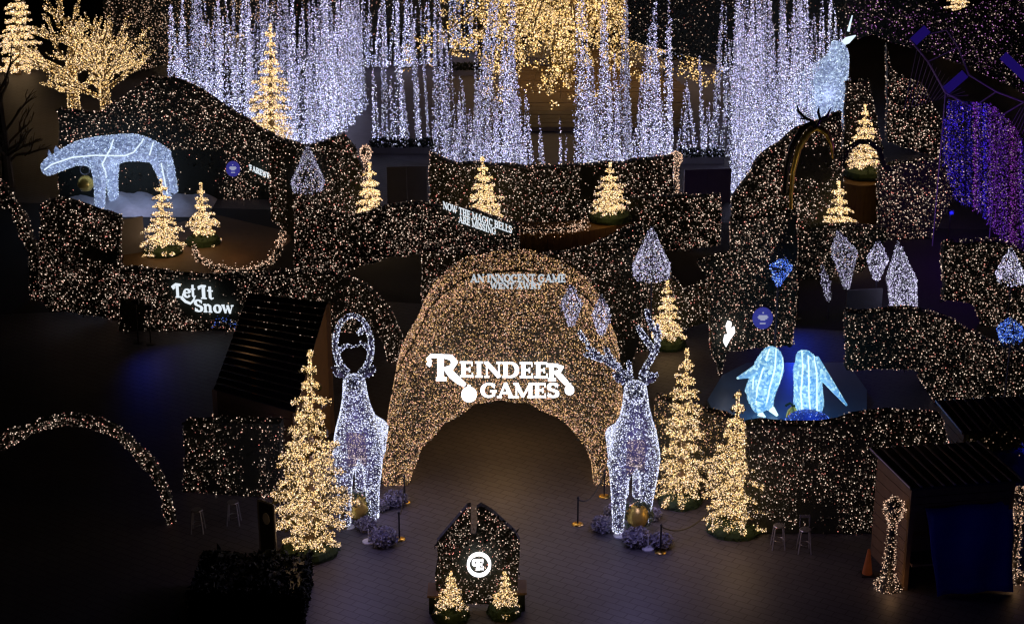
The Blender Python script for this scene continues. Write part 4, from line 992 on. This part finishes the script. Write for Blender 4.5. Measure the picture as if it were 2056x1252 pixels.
# ------------------------------------------------------------------ huts
def hut(A, B, Cc, h, label, hb_=None, tarp=True, garl=False, ribs=10, rise=.35):
    """A front left, B front right, Cc back left ground points"""
    o = A.copy(); root = thing('timber_hut', o, label, 'hut', 'market huts')
    X = (B-A); Yv = (Cc-A); z = Vector((0,0,1)); D = A+X+Yv-o; a, b, c = Vector((0,0,0)), X, Yv
    nx = X.normalized(); ny = Yv.normalized()
    # side wall boards
    nb = 9
    for i in range(nb):
        z0, z1 = h*i/nb+.005, h*(i+1)/nb-.012
        MB().add([a+z*z0, c+z*z0, c+z*z1, a+z*z1]+[q+nx*.06 for q in (a+z*z0, c+z*z0, c+z*z1, a+z*z1)],[(0,1,2,3),(7,6,5,4),(0,4,5,1),(2,6,7,3),(1,5,6,2),(0,3,7,4)]).build('plank', M['wood'], root)
    for i in range(nb):
        z0, z1 = h*i/nb+.005, h*(i+1)/nb-.012
        q0, q1 = b+ny*.1, b+Yv
        MB().add([q0+z*z0, q1+z*z0, q1+z*z1, q0+z*z1]+[q-nx*.06 for q in (q0+z*z0, q1+z*z0, q1+z*z1, q0+z*z1)],[(0,1,2,3),(7,6,5,4),(0,4,5,1),(2,6,7,3),(1,5,6,2),(0,3,7,4)]).build('plank', M['wood'], root)
    MB().bar(c+Vector((0,0,h/2)), c+X+Vector((0,0,h/2)), .06, h).build('back_wall', M['wood'], root)
    for q in (a,b): MB().bar(q, q+z*h, .14, .14, nx).build('post', M['wood'], root)
    for i in range(3): MB().bar(a+z*(h-.16-i*.24)+nx*.07-ny*.02, b+z*(h-.16-i*.24)-nx*.07-ny*.02, .05, .22).build('fascia_board', M['wood'], root)
    MB().bar(a+z*.9+nx*.07, b+z*.9-nx*.07, .5, .06).build('counter', M['wood'], root)
    # roof sheet with seams
    ov = .18; rz = z*rise
    r0, r1, r2, r3 = a-nx*ov-ny*ov+z*(h+.02), b+nx*ov-ny*ov+z*(h+.02), b+nx*ov+Yv+ny*ov+z*(h+.02)+rz, a-nx*ov+Yv+ny*ov+z*(h+.02)+rz
    MB().add([r0,r1,r2,r3]+[q+z*.07 for q in (r0,r1,r2,r3)],[(3,2,1,0),(4,5,6,7),(0,1,5,4),(1,2,6,5),(2,3,7,6),(3,0,4,7)]).build('roof', M['roof'], root)
    for i in range(ribs+1):
        f = i/ribs; MB().bar(r0.lerp(r1,f)+z*.09, r3.lerp(r2,f)+z*.09, .05, .05).build('roof_seam', M['rib'], root)
    if tarp:
        nxs, nys = 14, 12; vs = []
        for j in range(nys):
            for i in range(nxs):
                u = i/(nxs-1); v = j/(nys-1); q = (a.lerp(b,.12+.90*u))*1.0 + z*(h*.80*(1-v)+.05); q = q - ny*(.10+.55*v+.07*math.sin(u*11+v*3)+.05*math.sin(v*9+u*5)) + nx*(.45*v*(.5-u)+.1*v); vs.append(q)
        m_ = MB().add(vs,[(j*nxs+i,j*nxs+i+1,(j+1)*nxs+i+1,(j+1)*nxs+i) for j in range(nys-1) for i in range(nxs-1)]); tp = m_.build('tarpaulin', M['tarp'], root, True)
        so = tp.modifiers.new('thick','SOLIDIFY'); so.thickness = .01
    if garl:
        P = []
        for i in range(700):
            u = rnd.random(); q = a.lerp(b,u)+z*(h-.25)-ny*.15; P.append((q.x+rnd.gauss(0,.05), q.y+rnd.gauss(0,.12), q.z+rnd.gauss(0,.18)))
        leaves('garland', P, .11, mat('garland_green',(.08,.10,.03),.7), root)
        P = np.array(P[:70]); P[:,1] -= .12; bulbs('fairy_light_string', P, .02, fam(70,'garland')*.3, root)
    return root
A, B, Cc = G(1816,1182), G(2012,1166), G(1748,1112)
hr = hut(A, B, Cc, 3.35, 'timber stall with a ribbed dark roof and a blue tarpaulin over its counter', ribs=10, rise=.1)
A2 = G(1938,868,3.2); A2.z = 0; B2 = G(2110,858,3.2); B2.z = 0; C2 = G(1892,818,3.2); C2.z = 0
hut(A2, B2, C2, 3.2, 'timber stall with a leafy garland at the right edge', tarp=True, garl=True, ribs=10, rise=.1)
E1, E2, R1, R2 = G(430,782,2.6), G(592,828,2.6), G(500,588,5.0), G(658,606,5.0)
def blackhut():
    o = E1.copy(); o.z = 0; root = thing('black_roof_hut', o, 'timber hut with a steep black slatted roof facing the plaza', 'hut', 'market huts')
    n = 15
    for i in range(n):
        f0, f1 = i/n, (i+.86)/n
        a, b, c, d = E1.lerp(R1,f0)-o, E2.lerp(R2,f0)-o, E2.lerp(R2,f1)-o, E1.lerp(R1,f1)-o; up_ = Vector((0,-.04,.05))
        MB().add([a,b,c,d]+[q+up_*(1.6-.0) for q in (a,b)]+[q+up_*.6 for q in (c,d)],[(3,2,1,0),(4,5,6,7),(0,1,5,4),(1,2,6,5),(2,3,7,6),(3,0,4,7)]).build('roof_slat', M['black'], root)
    f0 = lambda p, z_: Vector((p.x, p.y+.1, z_))-o
    for i in range(8):
        z0 = i*.325; a, b = f0(E1,z0+.16), f0(E2,z0+.16); MB().bar(a, b, .06, .31).build('plank', M['wood'], root)
    for p in (E1,E2,): MB().bar(f0(p,0)+Vector((0,-.05,0)), f0(p,2.6)+Vector((0,-.05,0)), .15, .15, (1,0,0)).build('post', M['wood'], root)
    back = [(R1.x,R1.y),(R2.x,R2.y)]
    for (x,y) in back: MB().bar(Vector((x,y,0))-o, Vector((x,y,4.95))-o, .15, .15, (1,0,0)).build('post', M['wood'], root)
    q0, q1 = Vector((E2.x-.05,E2.y+.1,0))-o, Vector((R2.x-.05,R2.y,0))-o
    MB().add([q0,q1,q1+Vector((0,0,4.9)),q0+Vector((0,0,2.5)),q0+Vector((-.06,0,0)),q1+Vector((-.06,0,0)),q1+Vector((-.06,0,4.9)),q0+Vector((-.06,0,2.5))],[(0,1,2,3),(7,6,5,4),(0,4,5,1),(2,6,7,3),(1,5,6,2),(0,3,7,4)]).build('side_wall', M['wood'], root)
blackhut()

# ------------------------------------------------------------------ lit lamp posts, garlands, arches
def lamppost(bx, by, tx, ty, label, arm=False):
    o = G(bx,by); t = V(tx,ty,o.y)-o; h = t.z; root = thing('wrapped_lamp_post', o, label, 'lamp post', 'lamp posts wrapped in warm lights')
    me = MB().lathe((0,0,0),[(.42,0),(.36,.1),(.17,.22),(.15,h*.12),(.12,h*.35),(.08,h*.66),(.07,h*.70),(.11,h*.73),(.22,h*.80),(.27,h*.86),(.24,h*.93),(.12,h*.97),(.03,h)],12).mesh('post'); link('post', me, M['black'], root)
    P = scatter(me, 800, .05); P += rng.normal(0,.025,P.shape); a_ = rng.normal(0,1,(260,3)); a_ /= np.linalg.norm(a_,axis=1)[:,None]; P = np.concatenate([P, a_*np.array((.32,.32,.42))*rng.uniform(.5,1,(260,1))+np.array((0,0,h*.86))])
    if arm:
        MB().tube([(-.5,0,h*.62),(.5,0,h*.66)],.03,5).build('crossbar', M['black'], root)
        x = rng.uniform(-.5,.5,50); P = np.concatenate([P, np.stack([x, rng.normal(0,.04,50), h*.64+x*.04*h+rng.normal(0,.04,50)],1)])
    bulbs('fairy_light_string', P, brad(o.y,.9), fam(len(P),'garland')*1.0, root); lamp(root,(0,-.5,.35),(1,.55,.25),3,.2)
lamppost(1782,1178,1785,998,'light wrapped lamp post at the left corner of the stall')
lamppost(2030,1160,2030,978,'light wrapped lamp post at the right corner of the stall', True)
lamppost(1355,402,1354,305,'slim light wrapped post right of the curved hedge')
lamppost(737,400,736,292,'slim light wrapped post left of the grey panel')
def garland(pxs, base, label, nb, spread=.14, kind='garland', name='lit_garland', gain=1.0, Y=None, rad=.06):
    o = G(*base); Y = Y or o.y; o.y = Y; pts = []
    for i in range(len(pxs)-1):
        for t in (0,.25,.5,.75): pts.append(V(pxs[i][0]+(pxs[i+1][0]-pxs[i][0])*t, pxs[i][1]+(pxs[i+1][1]-pxs[i][1])*t, Y)-o)
    pts.append(V(*pxs[-1],Y)-o)
    for p in pts: p.z = max(p.z,.03)
    root = thing(name, o, label, 'garland'); MB().tube(pts, rad, 5).build('stem', M['darkgreen'], root)
    P = []
    for i in range(nb):
        q = rnd.random()*(len(pts)-1); a = int(q); p = pts[a].lerp(pts[a+1],q-a); P.append((p.x+rnd.gauss(0,spread),p.y+rnd.gauss(0,spread),max(.03,p.z+rnd.gauss(0,spread))))
    P = np.array(P); bulbs('fairy_light_string', P, brad(Y)*rng.uniform(.7,1.1,nb), fam(nb,kind)*gain, root); return root
def floorgarland(pxs, label, nb):
    pts3 = [G(*p) for p in pxs]; o = pts3[0].copy(); pts = []
    for i in range(len(pts3)-1):
        for t in (0,.25,.5,.75): pts.append(pts3[i].lerp(pts3[i+1],t)-o+Vector((0,0,.12)))
    root = thing('floor_garland', o, label, 'garland'); MB().tube(pts,.08,6).build('stem', M['darkgreen'], root); P = []
    for i in range(nb):
        q = rnd.random()*(len(pts)-1); a = int(q); p = pts[a].lerp(pts[a+1],q-a); P.append((p.x+rnd.gauss(0,.10),p.y+rnd.gauss(0,.10),abs(p.z+rnd.gauss(0,.12))+.02))
    bulbs('fairy_light_string', np.array(P), brad(o.y), fam(nb,'garland'), root)
    lamp(root, tuple(G(470,520)-o+Vector((0,0,1.0))), (1,.5,.2), 10, .5)
floorgarland([(388,500),(400,525),(430,543),(470,550),(510,548),(540,535),(558,510),(566,485),(572,458)], 'curved lit garland lying on the wooden terrace', 520)
garland([(1000,462),(1060,462),(1120,462),(1160,455),(1178,447)], (1100,520), 'warm lit garland along the top edge of the curved ochre terrace', 380, .12, Y=G(1100,470,1.75).y-.2)
hedge([(-90,1050),(-80,960),(-40,905),(20,868),(80,846),(130,838),(180,842),(230,858),(280,898),(318,945),(343,1000),(350,1052),(334,1052),(326,1000),(302,955),(266,912),(222,876),(176,858),(130,852),(85,860),(30,884),(-25,920),(-62,965),(-70,1050)],
      'thin light studded arch over the dark left foreground', base=(340,1052), thick=.3, dens=18, name='light_arch', cat='archway', topdens=.8)
garland([(430,655),(434,645),(450,641),(462,646),(470,656)], (450,790), 'small dim blue garland over the dark doorway below the snow lettering', 60, .08, 'blue', gain=.5, rad=.03)
garland([(436,842),(440,820),(442,800),(446,822),(450,842)], (442,850), 'small lit twig cluster on the front hedge by the black roofed hut', 90, .12)
cl_ = [q for q in bpy.data.objects if q.get('label','').startswith('small lit twig')][0]; lamp(cl_, (.8,-1.3,2.2), (1,.5,.2), 7, .3)  # added warm lamp to brighten the hut's timber front
garland([(1690,330),(1702,300),(1725,285),(1745,285),(1765,300),(1775,335),(1790,345)], (1735,482), 'arched light strand crossing in front of the drum tree', 120, .08, 'hedge', gain=1.2, rad=.14)

# ------------------------------------------------------------------ drums, panels, planters
def drum(cx, cy_top, cy_base, wpx, label, h):
    o = G(cx, cy_base); k = S(o.y); r_ = wpx/2/k; root = thing('drum_plinth', o+Vector((0,r_,0)), label, 'plinth')
    n = 30
    for i in range(n):
        a0, a1 = 2*math.pi*i/n, 2*math.pi*(i+.93)/n; rr = r_*(1+rnd.uniform(-.006,.006))
        MB().add([(math.cos(a)*q,math.sin(a)*q,z_) for z_ in (0,h) for a,q in ((a0,rr),(a1,rr),(a1,rr-.08),(a0,rr-.08))],[(3,2,1,0),(4,5,6,7),(0,1,5,4),(1,2,6,5),(2,3,7,6),(3,0,4,7)]).build('stave', M['drum'], root)
    MB().lathe((0,0,h-.1),[(r_-.09,0),(r_-.09,.08),(.02,.085)],24).build('top', M['drum'], root)
drum(1727,352,470,80,'tall ochre drum plinth carrying a golden spruce',2.45)
def curvedwall(pxs, h, label, m, name='timber_screen', t=.12, board=None):
    pts = [G(*p) for p in pxs]; o = pts[0].copy(); root = thing(name, o, label, 'screen'); seg = []
    for i in range(len(pts)-1):
        n = max(1, int((pts[i+1]-pts[i]).length/ .9))
        for j in range(n): seg.append((pts[i].lerp(pts[i+1],j/n)-o, pts[i].lerp(pts[i+1],(j+.985)/n)-o))
    for a, b in seg:
        MB().bar(a+Vector((0,0,h/2)), b+Vector((0,0,h/2)), t, h).build('panel', m, root)
    return root
def terrace():
    h = 1.75; front = [G(x,y,h) for x,y in ((1042,466),(1100,470),(1160,466),(1215,457),(1268,444))]; o = front[0].copy(); o.z = 0
    back = [p+Vector((0,1.9,0)) for p in front][::-1]; root = thing('curved_terrace', o, 'curved ochre timber terrace under the round mound spruce', 'terrace')
    MB().prism([(p.x-o.x,p.y-o.y) for p in front+back], lambda u,v,d:(u,v,d), h-.12, h-.03).build('top', M['drum'], root)
    for a, b in zip(front, front[1:]):
        n = 5
        for j in range(n):
            p, q = a.lerp(b,j/n)-o, a.lerp(b,(j+.96)/n)-o; p.z = q.z = h/2; MB().bar(p, q, .07, h).build('panel', M['drum'], root)
terrace()
curvedwall([(778,410),(858,408)], 2.0, 'flat grey panel between the small spruce and curved hedge', M['grey'], 'grey_panel')
curvedwall([(1372,408),(1466,405)], 1.8, 'flat grey panel right of the curved hedge', M['grey'], 'grey_panel')
curvedwall([(242,512),(292,505)], 1.75, 'grey block end beside the snow bed', M['grey'], 'grey_panel')
curvedwall([(1698,622),(1770,618)], .9, 'dark violet panel below the crystals', M['grey'], 'grey_panel')
def planter(x0, x1, y, label):
    a, b = G(x0,y), G(x1,y); o = a.lerp(b,.5); L = (b-a).length/2; root = thing('planter_trough', o, label, 'planter')
    MB().box(-L,-.35,0,L,.35,.35).build('trough', M['grey'], root)
    n = int(L*300); leaves('planting', np.stack([rng.uniform(-L,L,n), rng.uniform(-.35,.35,n), rng.uniform(.3,.8,n)],1), .13, M['darkgreen'], root)
planter(742,870,306,'long trough of black planting under the thin columns left of centre')
planter(1362,1452,326,'long trough of black planting under the thin columns right of centre')
planter(880,985,150,'trough of black planting at the back left of the court')
planter(1330,1445,130,'trough of black planting at the back right of the court')
# canopy slabs behind the great tree
for pxs, z0, lab in (([(1060,122),(1120,128),(1110,96),(1055,92)], .5, 'low grey bench slab left of the timber deck'), ([(1240,115),(1330,150),(1340,130),(1260,100)], .5, 'low grey bench slab right of the timber deck')):
    pts = [G(x,y,z0) for x,y in pxs]; o = pts[0].copy(); o.z = 0; mb = MB().prism([(p.x-o.x,p.y-o.y) for p in pts], lambda u,v,d:(u,v,d), .27, z0+.27); b_ = mb.build('bench_slab', M['grey']); b_.location = o; tag(b_, lab, 'bench')

# ------------------------------------------------------------------ plaza furniture
def stanchion(x, y, label):
    o = G(x,y); root = thing('rope_stanchion', o, label, 'stanchion', 'brass footed rope stanchions')
    MB().lathe((0,0,0),[(.19,0),(.19,.02),(.12,.045),(.03,.06)],18).build('foot', M['brass'], root, True)
    MB().lathe((0,0,.05),[(.028,0),(.028,.86),(.045,.87),(.045,.90),(.03,.93),(.0,.96)],10).build('post', M['black'], root); return o
SA = stanchion(1160,1052,'stanchion standing alone on the open plaza right of the opening'); SB = stanchion(1213,996,'stanchion at the right foot of the dome')
SC = stanchion(1326,1108,'stanchion in front of the right deer'); SD = stanchion(813,1008,'stanchion at the left foot of the dome'); SE = stanchion(802,1082,'stanchion in front of the left deer')
SF = G(1428,1068)
def rope(a, b, label):
    o = a.copy(); pts = []
    for i in range(13):
        t = i/12; p = a.lerp(b,t)-o; p.z = .9-.42*4*t*(1-t); pts.append(p)
    r_ = MB().tube(pts,.022,6).build('barrier_rope', M['black']); r_.location = o; tag(r_, label, 'rope', 'black barrier ropes')
rope(SA,SB,'black rope sagging between the two stanchions right of the opening'); rope(SC,SF,'black rope running from the right deer to the wide spruce'); rope(SD,SE,'black rope between the two stanchions left of the opening')
def shrub(x, y, wpx, label, m='shrub', grp='frosted round shrubs at the deer feet', zk=.75, n=420, sz=.07):
    o = G(x,y); r_ = wpx/2/S(o.y); root = thing('round_shrub', o, label, 'shrub', grp)
    MB().lathe((0,0,0),[(r_*.5,0),(r_*.8,r_*.35*zk),(r_*.85,r_*.8*zk),(r_*.6,r_*1.3*zk),(r_*.1,r_*1.55*zk)],12,.1).build('core', M['darkgreen'] if m!='shrub' else M['wire'], root)
    d = rng.normal(size=(n,3)); d /= np.linalg.norm(d,axis=1)[:,None]; q = rng.uniform(.82,1.08,(n,1))
    P = d*q*np.array((r_,r_,r_*.85*zk))+np.array((0,0,r_*.8*zk)); P = P[P[:,2]>.03]; leaves('twigs', P, sz, M[m], root)
for x,y,w_,lb in ((795,1012,46,'frosted shrub by the left stanchion behind the left deer'),(770,1092,56,'frosted shrub with brown base in front of the left deer'),(735,1062,40,'frosted shrub between the left deer feet'),(765,1022,30,'small frosted shrub beside the left deer hind foot'),
      (1210,1064,46,'frosted shrub left of the right deer'),(1232,1036,38,'frosted shrub just behind the left foot of the right deer'),(1278,1092,56,'low dark frosted shrub under the gold ornament of the right deer'),(1328,1096,44,'frosted shrub by the front right stanchion'),(1310,1040,34,'frosted shrub behind the right hoof of the right deer')):
    shrub(x,y,w_,lb)
def bauble(x, y, label):
    o = G(x,y); root = thing('gold_ornament', o, label, 'ornament', 'gold ornaments with wreaths under the deer')
    MB().lathe((0,0,0),[(.04,.1),(.24,.2),(.36,.45),(.38,.6),(.3,.85),(.12,1.0),(.05,1.05)],18).build('shell', M['gold'], root, True)
    P = [(math.cos(a)*.42+rnd.gauss(0,.05), -.1+rnd.gauss(0,.08), .62+math.sin(a)*.45+rnd.gauss(0,.05)) for a in np.linspace(0,6.28,260)]
    leaves('wreath', P, .08, mat('wreath_green',(.10,.14,.07),.7), root); MB().box(-.16,-.16,0,.16,.16,.12).build('stand', M['black'], root)
bauble(720,1048,'gold ornament in a leafy wreath between the left deer legs'); bauble(1279,1066,'gold ornament in a leafy wreath between the right deer legs')
for x,y,lb in ((740,1087,'round white base plate in front of the left deer'),(700,1058,'round white base plate at the left hoof of the left deer'),(719,986,'round white base plate at the rear foot of the left deer'),(1244,1076,'round white base plate at the left hoof of the right deer'),(1301,1101,'round white base plate in front of the right deer')):
    o = G(x,y); m_ = MB().lathe((0,0,0),[(.2,0),(.2,.03),(.17,.045),(.02,.05)],22).box(-.015,-.015,.04,.015,.015,.45); b_ = m_.build('base_plate', M['white']); b_.location = o; tag(b_,lb,'base plate','round white base plates of the deer')
def stool(x, y, label, back=False):
    o = G(x,y); root = thing('metal_stool', o, label, 'stool', 'metal stools by the hedges')
    for sx_ in (-1,1):
        for sy_ in (-1,1): MB().bar((sx_*.2,sy_*.2,0),(sx_*.13,sy_*.13,.74),.035,.035).build('leg', M['steel'], root)
    MB().lathe((0,0,.74),[(.17,0),(.19,.02),(.18,.04),(.02,.045)],12).build('seat', M['steel'], root)
    MB().tube([(.17*math.cos(R(a)),.17*math.sin(R(a)),.28) for a in range(0,361,30)],.012,4,False).build('foot_ring', M['steel'], root)
    if back: MB().bar((-.15,.17,.78),(-.15,.2,1.15),.03,.03).bar((.15,.17,.78),(.15,.2,1.15),.03,.03).bar((-.16,.2,1.12),(.16,.2,1.12),.03,.1).build('backrest', M['steel'], root)
stool(398,1066,'metal stool left of the other by the left front hedge'); stool(470,1050,'metal stool nearest the tall plaza spruce at left'); stool(1562,1098,'backless metal stool right of the wide spruce'); stool(1614,1106,'metal stool with a back beside the front hedge',True)
# sign board on an easel
sb = thing('sign_board', G(540,1118), 'slim upright dark sign board with a pale printed figure left of the tallest spruce', 'sign board', rz=R(-35))
MB().box(-.3,-.03,.05,.3,.03,1.85).build('panel', M['black'], sb)
MB().bar((-.32,-.01,0),(-.32,-.01,1.9),.04,.07,(1,0,0)).bar((.32,-.01,0),(.32,-.01,1.9),.04,.07,(1,0,0)).bar((-.32,-.01,1.9),(.32,-.01,1.9),.04,.05).build('frame', M['steel'], sb)
MB().prism([(math.cos(a)*.14,1.35+math.sin(a)*.2) for a in np.linspace(0,6,14)], lambda u,v,d:(u,d,v), -.045,-.032).build('printed_figure', M['shrub'], sb)
cn = thing('traffic_cone', G(1741,1152), 'faded orange traffic cone beside the stall wall', 'cone')
MB().lathe((0,0,.03),[(.16,0),(.04,.82),(.03,.83)],14).build('cone_body', M['orange'], cn); MB().box(-.2,-.2,0,.2,.2,.035).build('cone_base', M['black'], cn)
# dark bush in the foreground
def darkbush():
    o = G(505,1240); root = thing('dark_bush', o, 'black clipped bush cut off by the bottom edge', 'shrub'); r_ = 1.5
    MB().box(-1.55,-.4,0,1.45,2.0,.95).build('core', M['black'], root)
    n = 5200; U_ = rng.uniform(-1.7,1.6,n); V_ = rng.uniform(0,1.15,n); W_ = rng.uniform(-.5,2.1,n); f = rng.random(n)
    P = np.stack([U_, np.where(f<.6,-.45+rng.normal(0,.05,n),W_), np.where(f<.6,V_,1.02+.10*np.sin(U_*4)+rng.normal(0,.05,n))],1)
    k_ = rng.random(n) < .25; P[k_,0] = np.where(rng.random(k_.sum())<.5,-1.62,1.52); P[k_,2] = V_[k_]; P[k_,1] = W_[k_]
    leaves('leaf_cover', P, .12, M['darkgreen'], root)
darkbush()
# added floodlights putting blue light on the dark passages and the tarpaulin
def flood(x, y, z, aim, col, watt, label):
    o = G(x,y); root = thing('added_flood_light', o, label, 'flood light', 'blue flood lights added for the passages and the stall')
    MB().tube([(0,0,0),(0,0,z)],.03,6).lathe((0,0,0),[(.2,0),(.2,.03),(.03,.05)],12).build('stand', M['black'], root)
    MB().box(-.15,-.08,z,.15,.08,z+.2).build('lamp_head', M['black'], root)
    l = bpy.data.lights.new('lamp_glow','SPOT'); l.color = col; l.energy = watt; l.spot_size = R(95); l.spot_blend = 1; l.shadow_soft_size = .15
    q = bpy.data.objects.new('lamp_glow', l); COL.objects.link(q); q.parent = root; q.location = (0,-.12,z+.1)
    d = G(*aim)-o-Vector((0,-.12,z+.1)); q.rotation_euler = d.to_track_quat('-Z','Y').to_euler()
flood(278,688,1.7,(370,735),(.03,.07,1.0),40,'thin stand beside the dark doorway with an added blue wash light, left one')
flood(303,690,1.5,(400,720),(.3,.25,1.0),25,'thin stand beside the dark doorway with an added blue wash light, right one')
flood(1600,640,2.0,(1640,720),(.02,.07,1.0),180,'added blue wash light in the passage left of the crystals')
flood(1900,520,2.2,(1960,460),(.02,.02,1.0),180,'added blue wash light below the violet tunnel')
flood(2040,1040,2.8,(2000,1120),(.02,.04,1.0),60,'added blue wash light behind the right stall')
flood(1900,1560,2.0,(1930,1120),(.14,.18,1.0),420,'added unseen blue wash light in front of the stall tarpaulin')  # added out of view to make the blue tarpaulin show
# soft violet wash on the open plaza comes from the deer sculptures' point lamps
print('bulbs', NB[0], 'objects', len(bpy.data.objects))
